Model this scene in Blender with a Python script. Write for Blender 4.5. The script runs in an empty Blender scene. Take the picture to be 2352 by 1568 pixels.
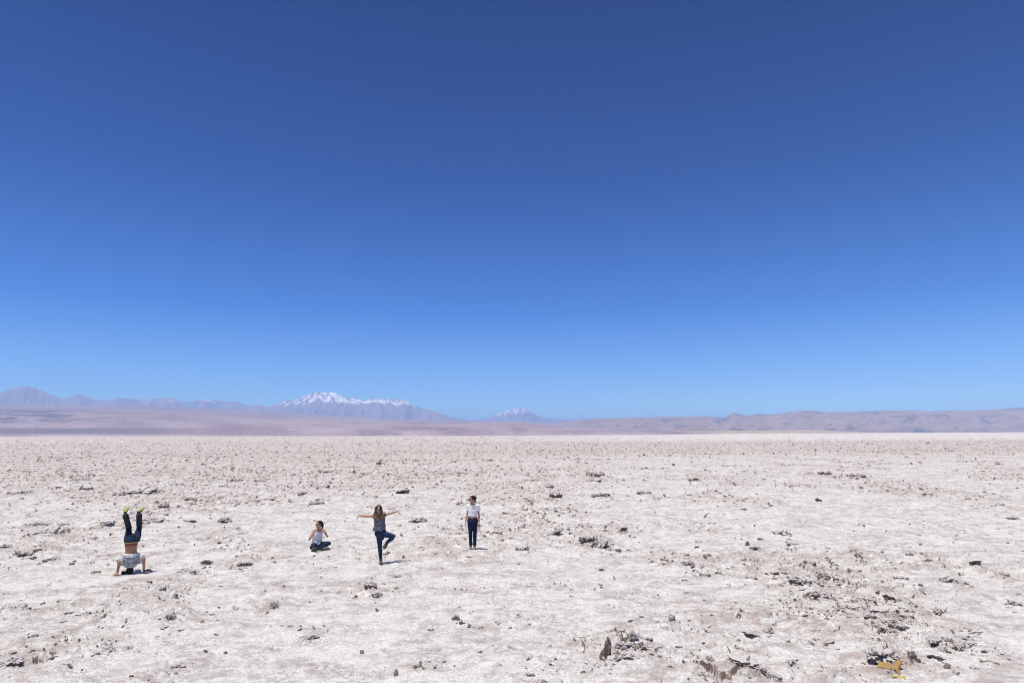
import bpy, bmesh, math, random
import numpy as np
from mathutils import Vector, Matrix, Euler

# ------------------------------------------------------------------ camera
SC = bpy.context.scene
F_PX, CX, CY = 1568.0, 1176.0, 784.0          # photograph frame 2352 x 1568
CAM_H = 3.56
HOR_Y = 996.0                                  # horizon height at the frame's middle
PITCH = math.atan((HOR_Y - CY) / F_PX)
ROLL = math.atan(9.0 / 2352.0)
fwd = Vector((0, math.cos(PITCH), math.sin(PITCH)))
up0 = Vector((0, -math.sin(PITCH), math.cos(PITCH)))
right = Vector((1, 0, 0)) * math.cos(ROLL) - up0 * math.sin(ROLL)
up = Vector((1, 0, 0)) * math.sin(ROLL) + up0 * math.cos(ROLL)
cd = bpy.data.cameras.new('camera'); cam = bpy.data.objects.new('camera', cd)
SC.collection.objects.link(cam)
cam.matrix_world = Matrix(((right.x, up.x, -fwd.x, 0), (right.y, up.y, -fwd.y, 0),
                           (right.z, up.z, -fwd.z, CAM_H), (0, 0, 0, 1)))
cd.sensor_width = 36.0; cd.lens = 24.0
cd.clip_start = 0.1; cd.clip_end = 400000.0
SC.camera = cam

# ------------------------------------------------------------------ light
SHADOW = Vector((0.21, 0.14, -1.0)).normalized()     # the way the sunlight travels
SUN_DIR = -SHADOW
SUN_EL = math.asin(SUN_DIR.z); SUN_ROT = math.atan2(SUN_DIR.x, SUN_DIR.y)
W = bpy.data.worlds.new('World'); SC.world = W; W.use_nodes = True
nt = W.node_tree; nt.nodes.clear()
sky = nt.nodes.new('ShaderNodeTexSky'); sky.sky_type = 'NISHITA'; sky.sun_disc = False
sky.sun_elevation = SUN_EL; sky.sun_rotation = SUN_ROT
sky.altitude = 2300.0; sky.air_density = 1.0; sky.dust_density = 0.0; sky.ozone_density = 4.0
bg = nt.nodes.new('ShaderNodeBackground'); bg.inputs['Strength'].default_value = 0.15
wo = nt.nodes.new('ShaderNodeOutputWorld')
# the thin dry air at 2300 m: deepen the sky's blue upward; overhead, out of frame, warmth added to neutralise fill light
geo = nt.nodes.new('ShaderNodeTexCoord'); sx = nt.nodes.new('ShaderNodeSeparateXYZ'); ramp = nt.nodes.new('ShaderNodeValToRGB')
mul = nt.nodes.new('ShaderNodeMix'); mul.data_type = 'RGBA'; mul.blend_type = 'MULTIPLY'; mul.inputs['Factor'].default_value = 1.0
nt.links.new(geo.outputs['Generated'], sx.inputs[0]); nt.links.new(sx.outputs['Z'], ramp.inputs['Fac'])
SKY_TINT = [(0.0, (.40, 1.0, 1.0)), (.025, (.66, .97, 1.0)), (.061, (.46, .71, 1.0)), (.173, (.10, .41, .87)), (.345, (.02, .22, .60)), (.565, (.0, .125, .43)), (.64, (.12, .20, .40)), (.80, (.95, .75, .62))]
el = ramp.color_ramp.elements
while len(el) < len(SKY_TINT): el.new(0.5)
for e, (p_, c_) in zip(el, SKY_TINT): e.position = p_; e.color = (*c_, 1)
nt.links.new(sky.outputs['Color'], mul.inputs[6]); nt.links.new(ramp.outputs['Color'], mul.inputs[7])
nt.links.new(mul.outputs[2], bg.inputs['Color']); nt.links.new(bg.outputs[0], wo.inputs['Surface'])
sl = bpy.data.lights.new('sun', 'SUN'); sl.energy = 4.7; sl.angle = math.radians(0.53); sl.color = (1.0, 0.95, 0.875)
sun = bpy.data.objects.new('sun', sl); SC.collection.objects.link(sun)
sun.rotation_euler = SHADOW.to_track_quat('-Z', 'Y').to_euler()
SC.view_settings.view_transform = 'Standard'; SC.view_settings.look = 'None'
SC.view_settings.exposure = 0.0; SC.view_settings.gamma = 1.0
SC.cycles.volume_bounces = 2
SC.cycles.max_bounces = 6
SC.cycles.use_denoising = True
SC.cycles.denoising_input_passes = 'RGB_ALBEDO_NORMAL'; SC.cycles.denoising_prefilter = 'ACCURATE'
SC.cycles.filter_width = 1.1

# ------------------------------------------------------------------ helpers
def link(o, parent=None):
    SC.collection.objects.link(o)
    if parent is not None: o.parent = parent
    return o
def tag(o, label=None, cat=None, group=None, kind=None):
    if label: o['label'] = label
    if cat: o['category'] = cat
    if group: o['group'] = group
    if kind: o['kind'] = kind
    return o
def sstep(a, b, x):
    t = np.clip((x - a) / (b - a), 0, 1); return t * t * (3 - 2 * t)

_rng = np.random.default_rng(7)
NP_ = 4096
PERM = _rng.permutation(NP_).astype(np.int32)
_ang = _rng.random(NP_) * 2 * np.pi
GX, GY = np.cos(_ang).astype(np.float32), np.sin(_ang).astype(np.float32)
def pn(x, y, s=0):
    """gradient noise, about -0.7 to 0.7"""
    x = np.asarray(x, np.float64) + s * 37.13; y = np.asarray(y, np.float64) + s * 91.71
    fx = np.floor(x); fy = np.floor(y)
    ix = fx.astype(np.int32) & (NP_ - 1); iy = fy.astype(np.int32) & (NP_ - 1)
    tx = (x - fx).astype(np.float32); ty = (y - fy).astype(np.float32)
    u = tx * tx * tx * (tx * (tx * 6 - 15) + 10); v = ty * ty * ty * (ty * (ty * 6 - 15) + 10)
    ix1 = (ix + 1) & (NP_ - 1); iy1 = (iy + 1) & (NP_ - 1)
    a = PERM[ix]; b = PERM[ix1]
    def g(p, j, dx, dy):
        h = PERM[(p + j) & (NP_ - 1)]; return GX[h] * dx + GY[h] * dy
    n00 = g(a, iy, tx, ty); n10 = g(b, iy, tx - 1, ty); n01 = g(a, iy1, tx, ty - 1); n11 = g(b, iy1, tx - 1, ty - 1)
    return n00 + u * (n10 - n00) + v * (n01 - n00) + u * v * (n00 - n10 - n01 + n11)
def fbm(x, y, o=4, s=0, gain=0.5):
    r = 0; a = 1.0
    for k in range(o):
        r = r + a * pn(x * 2 ** k, y * 2 ** k, s + k * 3); a *= gain
    return r
PN3 = lambda p, f, s=0: (pn(p[:, 0] * f, p[:, 1] * f, s) + pn(p[:, 1] * f + 5.3, p[:, 2] * f, s + 1) + pn(p[:, 2] * f + 9.1, p[:, 0] * f, s + 2)) * 0.8

def px2ground(px, py, z=0.0):
    d = fwd * F_PX + right * (px - CX) - up * (py - CY)
    t = (z - CAM_H) / d.z
    return d.x * t, d.y * t
def px_dir(px, py):
    d = fwd * F_PX + right * (px - CX) - up * (py - CY)
    return d.x / d.y, d.z / d.y              # sideways slope, climb per metre of depth

def mesh_np(name, verts, faces, mat, parent=None, smooth=True, attrs=None):
    """verts (n,3), faces (m,k) all of one size"""
    me = bpy.data.meshes.new(name)
    v = np.ascontiguousarray(verts, np.float32); f = np.ascontiguousarray(faces, np.int32)
    me.vertices.add(len(v)); me.vertices.foreach_set('co', v.ravel())
    k = f.shape[1]
    me.loops.add(f.size); me.loops.foreach_set('vertex_index', f.ravel())
    me.polygons.add(len(f)); me.polygons.foreach_set('loop_start', np.arange(0, f.size, k, dtype=np.int32))
    for kk, a in (attrs or {}).items():
        at = me.attributes.new(kk, 'FLOAT', 'POINT'); at.data.foreach_set('value', np.ascontiguousarray(a, np.float32))
    me.update(calc_edges=True)
    if smooth: me.polygons.foreach_set('use_smooth', np.ones(len(f), bool))
    else: me.polygons.foreach_set('use_smooth', np.zeros(len(f), bool))
    if mat: me.materials.append(mat)
    o = bpy.data.objects.new(name, me)
    return link(o, parent)
def grid_faces(nr, nc):
    i = np.arange(nr - 1)[:, None] * nc + np.arange(nc - 1)[None, :]
    return np.stack([i, i + 1, i + nc + 1, i + nc], -1).reshape(-1, 4)

# ------------------------------------------------------------------ materials
class NT:
    def __init__(s, name, rough=0.8, spec=0.3):
        s.m = bpy.data.materials.new(name); s.m.use_nodes = True
        s.t = s.m.node_tree; s.b = s.t.nodes['Principled BSDF']; s.out = s.t.nodes['Material Output']
        s.b.inputs['Roughness'].default_value = rough
        s.b.inputs['Specular IOR Level'].default_value = spec
    def n(s, typ, **kw):
        o = s.t.nodes.new(typ)
        for k, v in kw.items(): setattr(o, k, v)
        return o
    def l(s, a, b): s.t.links.new(a, b)
    def coord(s): return s.n('ShaderNodeTexCoord').outputs['Object']
    def noise(s, scale, detail=4, rough=0.55, vec=None, stretch=None):
        t = s.n('ShaderNodeTexNoise'); t.inputs['Scale'].default_value = scale
        t.inputs['Detail'].default_value = detail; t.inputs['Roughness'].default_value = rough
        v = vec or s.coord()
        if stretch:
            mp = s.n('ShaderNodeMapping'); mp.inputs['Scale'].default_value = stretch; s.l(v, mp.inputs['Vector']); v = mp.outputs[0]
        s.l(v, t.inputs['Vector']); return t.outputs['Fac']
    def attr(s, name): return s.n('ShaderNodeAttribute', attribute_name=name).outputs['Fac']
    def rng(s, v, a, b, c=0.0, d=1.0, smooth=False):
        r = s.n('ShaderNodeMapRange'); r.interpolation_type = 'SMOOTHSTEP' if smooth else 'LINEAR'
        s.l(v, r.inputs['Value'])
        for k, x in (('From Min', a), ('From Max', b), ('To Min', c), ('To Max', d)): r.inputs[k].default_value = x
        return r.outputs['Result']
    def math(s, op, a, b):
        m = s.n('ShaderNodeMath', operation=op)
        for i, x in enumerate((a, b)):
            if isinstance(x, (int, float)): m.inputs[i].default_value = x
            else: s.l(x, m.inputs[i])
        return m.outputs[0]
    def mix(s, fac, a, b):
        m = s.n('ShaderNodeMix', data_type='RGBA')
        if isinstance(fac, (int, float)): m.inputs['Factor'].default_value = fac
        else: s.l(fac, m.inputs['Factor'])
        for k, x in (('A', a), ('B', b)):
            sk = [i for i in m.inputs if i.name == k and i.type == 'RGBA'][0]
            if isinstance(x, tuple): sk.default_value = (*x, 1)
            else: s.l(x, sk)
        return [o for o in m.outputs if o.type == 'RGBA'][0]
    def color(s, c):
        if isinstance(c, tuple): s.b.inputs['Base Color'].default_value = (*c, 1)
        else: s.l(c, s.b.inputs['Base Color'])
    def bump(s, h, strength=0.5, dist=0.01):
        b = s.n('ShaderNodeBump'); b.inputs['Strength'].default_value = strength; b.inputs['Distance'].default_value = dist
        s.l(h, b.inputs['Height']); s.l(b.outputs[0], s.b.inputs['Normal'])

WHITE, GREYW, PINK, TAN, BROWN = (.80, .77, .735), (.41, .395, .38), (.50, .42, .38), (.50, .43, .36), (.07, .046, .037)
def mat_salt():
    s = NT('salt', 0.75, 0.25)
    n1 = s.noise(9.0, 5, .65); n2 = s.noise(38.0, 4, .6); n3 = s.noise(2.1, 4, .55)
    tone = s.math('ADD', s.attr('tone'), s.math('MULTIPLY', s.math('SUBTRACT', n1, .5), 1.7))
    c = s.mix(s.rng(tone, .05, 1.0), WHITE, PINK)
    c = s.mix(s.math('MULTIPLY', s.rng(n3, .55, .75), .45), c, TAN)
    n4 = s.noise(17.0, 5, .7)
    c = s.mix(s.math('MULTIPLY', s.rng(n2, .50, .68), .55), c, GREYW)
    c = s.mix(s.math('MULTIPLY', s.rng(n4, .52, .64), .50), c, (.36, .32, .30))
    for sc, st in ((4.5, .70), (15.0, .62)):
        r = s.math('ABSOLUTE', s.math('SUBTRACT', s.noise(sc, 6, .7), .5), 0)
        msk = s.rng(s.noise(sc * .23, 3, .5), .42, .62)
        c = s.mix(s.math('MULTIPLY', s.math('MULTIPLY', s.rng(r, .030, .004), msk), st), c, (.21, .185, .175))
    d = s.math('ADD', s.attr('dirt'), s.math('MULTIPLY', s.math('SUBTRACT', n2, .5), .5))
    c = s.mix(s.rng(d, .35, .75, smooth=True), c, s.mix(n1, BROWN, (.24, .175, .15)))
    s.color(c)
    s.bump(s.math('ADD', n2, s.math('MULTIPLY', n1, 1.5)), 0.7, 0.045)
    return s.m
def mat_clod():
    s = NT('salt_clod', 0.9, 0.15)
    n1 = s.noise(14.0, 5, .65); n2 = s.noise(60.0, 4, .6)
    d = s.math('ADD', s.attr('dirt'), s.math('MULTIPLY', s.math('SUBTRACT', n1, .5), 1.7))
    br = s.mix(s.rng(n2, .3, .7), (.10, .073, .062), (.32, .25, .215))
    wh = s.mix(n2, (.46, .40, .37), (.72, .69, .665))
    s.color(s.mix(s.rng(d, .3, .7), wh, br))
    s.bump(n2, .7, .02)
    return s.m
def mat_plain(name, c1, c2, scale=40, rough=.8, spec=.3, bump=0.0, stretch=None):
    s = NT(name, rough, spec); n = s.noise(scale, 4, .6, stretch=stretch)
    s.color(s.mix(s.rng(n, .3, .7), c1, c2))
    if bump: s.bump(n, bump, .01)
    return s.m
M = {}
M['salt'] = mat_salt(); M['clod'] = mat_clod()

# ------------------------------------------------------------------ the clods the photo shows: x, y of the foot, width, height in its pixels, kind
CL = [(105,1226,65,15,'c'),(87,1208,40,8,'f'),(350,1203,42,15,'b'),(376,1171,22,13,'r'),(516,1200,28,13,'b'),(438,1201,22,8,'s'),
 (438,1152,30,10,'f'),(197,1129,32,10,'f'),(319,1133,70,12,'c'),(272,1137,22,11,'b'),(695,1137,21,11,'r'),(188,1105,42,7,'f'),
 (11,1262,24,13,'s'),(51,1279,34,14,'b'),(68,1285,20,9,'b'),(116,1288,36,8,'f'),(165,1298,12,10,'r'),(563,1298,36,13,'f'),
 (475,1293,18,12,'b'),(427,1318,46,8,'f'),(221,1317,22,8,'f'),(156,1409,20,8,'s'),(389,1424,28,22,'w'),(373,1444,18,8,'b'),
 (628,1398,28,24,'w'),(18,1536,48,14,'s'),(38,1522,30,8,'f'),(409,1534,26,10,'b'),(712,1470,46,10,'f'),(123,1522,14,6,'s'),
 (47,1136,60,9,'f'),(402,1116,30,8,'b'),(744,1087,21,8,'b'),(746,1123,14,8,'b'),(728,1161,36,10,'f'),(595,1107,26,8,'f'),
 (543,1107,30,8,'f'),(1353,1245,38,18,'c'),(1386,1248,26,11,'b'),(1276,1142,25,17,'b'),(1262,1121,22,10,'r'),
 (1367,1095,46,12,'f'),(1364,1109,28,7,'b'),(1378,1141,50,9,'f'),(1480,1136,42,10,'f'),(961,1200,34,15,'b'),(927,1136,25,10,'s'),
 (871,1067,12,8,'s'),(898,1170,15,6,'s'),(864,1142,10,6,'r'),(850,1360,26,18,'b'),(866,1370,24,14,'b'),(1141,1229,25,8,'f'),
 (1201,1267,31,7,'b'),(1278,1228,18,6,'b'),(1431,1220,19,10,'s'),(1228,1107,22,6,'f'),(1394,1516,26,50,'u'),(1454,1514,46,13,'s'),
 (1366,1534,14,10,'b'),(1048,1426,15,14,'s'),(1061,1437,10,12,'s'),(992,1447,11,8,'b'),(1188,1413,23,8,'b'),
 (1190,1424,20,6,'f'),(1541,1428,22,21,'w'),(1217,1554,15,9,'b'),(960,1539,20,10,'f'),(1795,1227,36,15,'b'),(1613,1244,29,7,'s'),
 (1970,1096,30,10,'b'),(1895,1091,34,8,'f'),(2086,1123,70,6,'f'),(1595,1107,20,12,'b'),(1880,1154,12,9,'s'),(2325,1195,22,8,'b'),
 (1838,1347,46,15,'s'),(1852,1361,30,8,'f'),(1883,1380,36,20,'b'),(1905,1321,34,12,'b'),(1930,1340,24,9,'s'),(1952,1398,48,10,'s'),
 (2043,1388,20,15,'s'),(2030,1413,52,11,'s'),(2000,1430,24,12,'b'),(2040,1436,30,10,'b'),(2085,1425,26,10,'b'),(2162,1412,28,18,'b'),
 (2150,1480,22,10,'b'),(2184,1476,26,12,'b'),(2212,1468,30,16,'b'),(2180,1455,20,8,'b'),(2240,1301,20,13,'s'),(2331,1392,24,11,'b'),
 (1765,1450,38,15,'w'),(1726,1465,34,9,'s'),(1707,1538,60,18,'c'),(1724,1551,22,7,'s'),(1635,1522,28,28,'w'),(2030,1528,62,28,'c'),
 (2097,1530,26,20,'u'),(2148,1521,30,13,'s'),(2236,1535,11,10,'b'),(1818,1530,30,16,'w'),(2303,1324,34,10,'f'),(1974,1358,9,8,'r'),
 (2128,1290,30,13,'w'),(1977,1284,36,18,'w'),(1727,1333,28,9,'s'),(1782,1323,16,8,'s'),(2235,1452,18,9,'b'),(1821,1257,29,6,'s'),
 (1749,1240,20,8,'w'),(1735,1269,14,10,'b'),(1717,1255,9,12,'u'),(2272,1517,42,8,'f'),(1582,1304,36,14,'w'),(1571,1276,26,9,'f'),
 (1430,1492,44,18,'w'),(1470,1494,44,14,'w'),(1416,1506,30,12,'w'),(1486,1480,34,10,'f'),(1448,1478,40,12,'w'),(1412,1522,40,10,'w'),(2010,1442,40,12,'w'),(2060,1446,44,12,'w'),
 (2165,1490,36,14,'w'),(2205,1488,40,14,'w'),(1745,1548,40,18,'w'),(1780,1556,40,14,'w'),(1378,1262,50,12,'w'),(1410,1268,40,9,'f'),(1960,1388,34,14,'w'),(1895,1340,36,12,'w'),
 (90,1272,30,9,'w'),(250,1211,26,8,'b'),(145,1205,26,7,'f'),(1860,1303,30,9,'f'),(2070,1330,36,8,'f'),(2180,1335,40,10,'w'),(1620,1326,30,9,'f'),(735,1242,16,6,'b'),(1160,1185,14,5,'s')]
GREY_STONES = [(831,1499,9,9), (909.5,1551,11,15), (1078,1448,7,10), (518,1505,8,6)]
# crust heaved up into broken rubble: x, y, half width, half height (px), strength
ROUGH = [(1440,1485,75,38,1.0),(1372,1262,60,14,.9),(1900,1330,80,30,.6),(2040,1425,75,24,1.),(2185,1468,50,30,1.),(1690,1545,90,28,.45),
 (2060,1520,70,30,.8),(1580,1300,60,26,.7),(690,1545,60,26,.5),(230,1468,80,20,.5),(850,1352,36,24,.6),(1925,1098,60,16,.7),(1990,1278,60,26,.7),
 (628,1385,40,24,.7),(390,1415,40,20,.6),(90,1275,70,24,.7),(560,1292,50,16,.5),(170,1215,120,20,.5),(300,1130,90,16,.5),(1376,1100,50,14,.6),
 (960,1360,220,16,.25),(1250,1340,110,20,.35),(1130,1410,120,22,.3),(960,1535,60,20,.6),(1720,1395,70,22,.5),(2130,1285,60,24,.5),(1640,1520,50,30,.6),
 (50,1520,60,20,.35),(1560,1425,70,24,.4),(2290,1310,70,30,.5),(1310,1480,60,24,.5)]
PEOPLE = {'stand': (1085.5, 1264), 'tree': (875, 1297), 'sit': (731, 1265), 'head': (299, 1316)}
PPOS = {k: px2ground(*v) for k, v in PEOPLE.items()}
RG = []
for (px, py, hw, hh, a) in ROUGH:
    x, y = px2ground(px, py); x2, _ = px2ground(px + hw, py); _, yn = px2ground(px, py + hh); _, yf = px2ground(px, py - hh)
    RG.append((x, y, abs(x2 - x) + .15, max((yf - yn) / 2, .3), a * .8))
for (px, py, w_, h_, k_) in CL:                 # every clod sits in its own skirt of crumbled crust
    if w_ >= 20:
        x, y = px2ground(px, py); RG.append((x, y, w_ * y / F_PX * .75, w_ * y / F_PX * .9 + .12, .22))

def rough_mask(x, y):
    """0 smooth salt .. 1 broken crust"""
    u = x / np.maximum(y, 1.0)
    m = sstep(-.10, .45, fbm(x / 8.0, y / 8.0, 3, 11)) * .55 + sstep(.05, .5, pn(x / 2.2, y / 2.2, 17)) * .25
    far_l = sstep(24, 62, y) * sstep(.30, -.25, u)                       # the left of the flat is broken all the way out
    far_r = sstep(95, 140, y) * sstep(330, 240, y) * sstep(-.2, .15, u)    # a rough belt, white salt beyond it
    m = m + .19 + .45 * far_l + .5 * far_r + .10 * sstep(10, 40, y)
    near_l = sstep(.05, -.3, u) * sstep(17, 11, y)
    m = m * (1 - .45 * near_l)
    for (rx, ry, sx, sy, a) in RG:
        if x.ndim == 2 and x.shape[0] > 10:
            r0, r1 = np.searchsorted(y[:, 0], [ry - 2.2 * sy, ry + 2.2 * sy])
            if r1 > r0:
                c0 = (x[r0, :] > rx - 2.4 * sx) & (x[r1 - 1, :] < rx + 2.4 * sx); q = np.nonzero((x[r1 - 1, :] > rx - 2.4 * sx) & (x[r0, :] < rx + 2.4 * sx) | c0)[0]
                if len(q):
                    sl2 = (slice(r0, r1), slice(max(q[0] - 2, 0), q[-1] + 3))
                    m[sl2] += a * .9 * np.exp(-1.2 * (((x[sl2] - rx) / sx) ** 2 + ((y[sl2] - ry) / sy) ** 2))
            continue
        d2 = ((x - rx) / sx) ** 2 + ((y - ry) / sy) ** 2
        m = m + a * np.exp(-d2 * 1.2) * .9
    for (ppx, ppy) in PPOS.values():
        m = m * (1 - .85 * np.exp(-((x - ppx - .1) ** 2 + (y - ppy) ** 2) / .35))
    return np.where(m > .7, .7 + .28 * np.tanh((m - .7) / .45), np.clip(m, 0, None))

def relief(x, y):
    """height, tone (white .. pinkish), dirt (brown earth) of the crust"""
    x = np.asarray(x, np.float64); y = np.asarray(y, np.float64)
    fade = sstep(1400, 250, y)
    wx = x + .35 * pn(x / .9, y / .9, 21) + .10 * pn(x / .22, y / .22, 23)
    wy = y + .35 * pn(x / .9, y / .9, 22) + .10 * pn(x / .22, y / .22, 24)
    m = rough_mask(x, y)
    h = .085 * fbm(x / 6.5, y / 6.5, 3, 1)
    r1 = 1 - np.abs(pn(wx / 2.7, wy / 2.7, 31)) * 2.4; r1 = np.clip(r1, 0, 1) ** 5
    h = h + r1 * (.035 + .05 * m)
    lump = sstep(.02, .30, fbm(wx / .75, wy / .75, 2, 35))
    h = h + lump * (.008 + .055 * m)
    r2 = np.clip(1 - np.abs(pn(wx / .42, wy / .42, 41)) * 2.6, 0, 1) ** 2
    r3 = np.clip(1 - np.abs(pn(wx / .17, wy / .17, 43)) * 2.6, 0, 1) ** 2
    near = sstep(60, 22, y)
    cr = r2 * .03 + r3 * .02 * (.3 + .7 * near)
    h = h + cr * (.24 + 1.05 * m)
    w2x = wx + .05 * pn(x / .09, y / .09, 25); w2y = wy + .05 * pn(x / .09, y / .09, 26)
    p1, e1 = plates(w2x, w2y, .62, 3); p2, e2 = plates(w2x, w2y, .21, 7)
    mp = sstep(.12, .8, m) * sstep(-.25, .3, pn(x / 1.6, y / 1.6, 27) + .35 * (m - .3))
    h = h + mp * (.034 * p1 + .024 * p2)
    spike = np.clip(pn(wx / .11, wy / .11, 45) + .15 * m, 0, 1) ** 2
    h = h + spike * .06 * m * near
    mic = pn(x / .06, y / .06, 47)
    h = h + mic * .006 * near
    # holes broken through the crust
    hole = sstep(.50, .60, pn(wx / .31, wy / .27, 51)) * sstep(70, 40, y)
    h = h - hole * .045
    tone = .36 + .42 * fbm(x / 2.6, y / 1.5, 3, 61) + near * (.85 * fbm(wx / .55, wy / .33, 4, 65, .75)) + .48 * (m - .42) + .30 * r1 - .12 * near
    tone = tone + .09 * sstep(45, 130, y) - .16 * sstep(330, 420, y) * sstep(-.1, .3, x / np.maximum(y, 1.))
    dirt = hole * .9 + mp * .55 * sstep(.10, .02, e1) + mp * .35 * sstep(.08, .02, e2) * near + m * .5 * sstep(.15, .5, pn(wx / .35, wy / .3, 71)) * (.4 + lump) * 1.0
    for (d0, d1, d2, d3, fx, fy, sd) in ((18, 30, 60, 90, .22, .5, 73), (40, 70, 130, 200, .5, 1.3, 74), (110, 170, 320, 500, 1.1, 3.5, 75), (280, 450, 1200, 1900, 3., 12., 76)):
        wgt = sstep(d0, d1, y) * sstep(d3, d2, y)
        n = pn(x / fx, y / fy, sd); n2 = pn(x / fx * 2.3, y / fy * 2.1, sd + 20)
        dirt = dirt + wgt * (.16 + 1.1 * m) * .80 * sstep(.22, .5, n + .5 * n2)
        tone = tone + wgt * (.55 * n + .4 * n2)
    return h * fade, tone, dirt * sstep(1900, 700, y)

def plates(x, y, size, seed):
    """broken crust: cells with their own height and tilt; returns height (about -1..1) and the distance to the cell's border"""
    X = x / size; Y = y / size; fx = np.floor(X).astype(np.int32); fy = np.floor(Y).astype(np.int32)
    b1 = np.full(X.shape, 9., np.float32); b2 = b1.copy(); hh = np.zeros(X.shape, np.float32)
    for dx in (-1, 0, 1):
        for dy in (-1, 0, 1):
            k = PERM[(PERM[(fx + dx + seed) & (NP_ - 1)] + fy + dy) & (NP_ - 1)]
            px = (X - fx - dx - .5 - .42 * GX[k]).astype(np.float32); py = (Y - fy - dy - .5 - .42 * GY[PERM[k]]).astype(np.float32)
            d = px * px + py * py
            k2 = PERM[(k + 77) & (NP_ - 1)]
            h = .5 * GX[k2] + px * GY[k2] * 1.3 + py * GX[PERM[k2]] * 1.3
            c = d < b1
            b2 = np.where(c, b1, np.minimum(b2, d)); hh = np.where(c, h, hh); b1 = np.where(c, d, b1)
    return hh, np.sqrt(b2) - np.sqrt(b1)

def gz(x, y):
    return float(relief(np.array([x]), np.array([y]))[0][0])

def build_ground():
    ys = [7.6]
    while ys[-1] < 320: ys.append(ys[-1] * 1.0031)
    while ys[-1] < 90000: ys.append(ys[-1] * 1.04)
    ys = np.array(ys)
    us = np.linspace(-1.1, 1.1, 1750)
    Y, U = np.meshgrid(ys, us, indexing='ij'); X = U * Y
    h, tone, dirt = relief(X, Y)
    # steep sides of the broken crust show the brown earth under the salt
    gx = np.gradient(h, axis=1) / np.maximum(np.gradient(X, axis=1), 1e-6); gy = np.gradient(h, axis=0) / np.gradient(Y, axis=0)
    sl_ = np.sqrt(gx * gx + gy * gy)
    dirt = dirt + (.80 * sstep(.8, 2.0, sl_) + .50 * sstep(.38, 1.0, sl_) * sstep(-.05, .35, pn(X / 1.3, Y / 1.3, 142) + .5 * pn(X / .3, Y / .4, 143))) * sstep(-.25, .2, pn(X / .13, Y / .2, 141))
    # coarse margin beside and behind the fine part of the same sheet
    ue = np.array([1.3, 1.8, 3, 8, 60, 12000.])
    UL = np.concatenate([-ue[::-1], us, ue]); k = len(ue)
    yb = np.array([-90000., -9000, -900, -90, -8, 2, 5]); q = len(yb)
    YA = np.concatenate([yb, ys])
    Wd = np.maximum(np.abs(YA), 7.6)
    XX = np.clip(UL[None, :] * Wd[:, None], -90000, 90000); YY = np.repeat(YA[:, None], len(UL), 1)
    HH = np.zeros_like(XX); TT = np.full_like(XX, .4); DD = np.zeros_like(XX)
    HH[q:, k:-k] = h; TT[q:, k:-k] = tone; DD[q:, k:-k] = dirt
    v = np.stack([XX, YY, HH], -1).reshape(-1, 3)
    o = mesh_np('ground', v, grid_faces(*XX.shape), M['salt'], attrs={'tone': TT.ravel(), 'dirt': DD.ravel()})
    tag(o, 'white salt flat with pinkish broken crust reaching to the far shore', 'salt flat', kind='structure')
build_ground()

# ------------------------------------------------------------------ far land
def prof(pts):
    a = np.array([px_dir(*p) for p in pts]); return a[:, 0], a[:, 1]
def land(name, pts, d0, d1, d2, mat, nr=70, nb=10, nc=1100, power=1.0, ridge=.12, rf=40., crest=.0006, seed=0, u0=-1.15, u1=1.15, label=None, cat=None, attrf=None, foot=-30.0, tp=1.0):
    """a range or slope from its foot (d0) up to the skyline (d1) and down its back (d2)"""
    us = np.linspace(u0, u1, nc); pu, ps = prof(pts)
    s = np.interp(us, pu, ps)
    s = s + crest * (fbm(us * 90, us * 0 + seed, 4, seed, .6)) * sstep(0, .004, s)
    f0 = d0(us) if callable(d0) else np.full(nc, float(d0))
    t = np.concatenate([np.linspace(0, 1, nr) ** tp, np.linspace(1, 0, nb + 1)[1:]])
    back = np.arange(len(t)) >= nr
    T, U = np.meshgrid(t, us, indexing='ij')
    D = np.where(back[:, None], d1 + (1 - T) * (d2 - d1), f0[None] + T * (d1 - f0[None]))
    H = (s * d1 + CAM_H)[None, :]
    n = fbm(U * rf + .5 * pn(U * rf * .4, T * 3, seed + 5), T * 2.2, 4, seed + 9, .55)
    sh = T ** power
    Z = foot + (H - foot) * sh + ridge * n * np.maximum(H, 20) * np.clip(4 * T * (1 - T), 0, 1) * np.where(back[:, None], .3, 1)
    v = np.stack([U * D, D, Z], -1).reshape(-1, 3)
    at = attrf(U, T, Z / np.maximum(H, 1), n, (Z - CAM_H) / D) if attrf else {}
    o = mesh_np(name, v, grid_faces(len(t), nc), mat, attrs={k: x.ravel() for k, x in at.items()})
    return tag(o, label, cat, kind='structure')
def mat_land(name, lo, hi, dark, snow=False):
    s = NT(name, .95, .05)
    c = s.mix(s.attr('tone'), lo, hi); c = s.mix(s.attr('dark'), c, dark)
    if snow: c = s.mix(s.attr('snow'), c, (.94, .94, .95))
    s.color(c); return s.m

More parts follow.
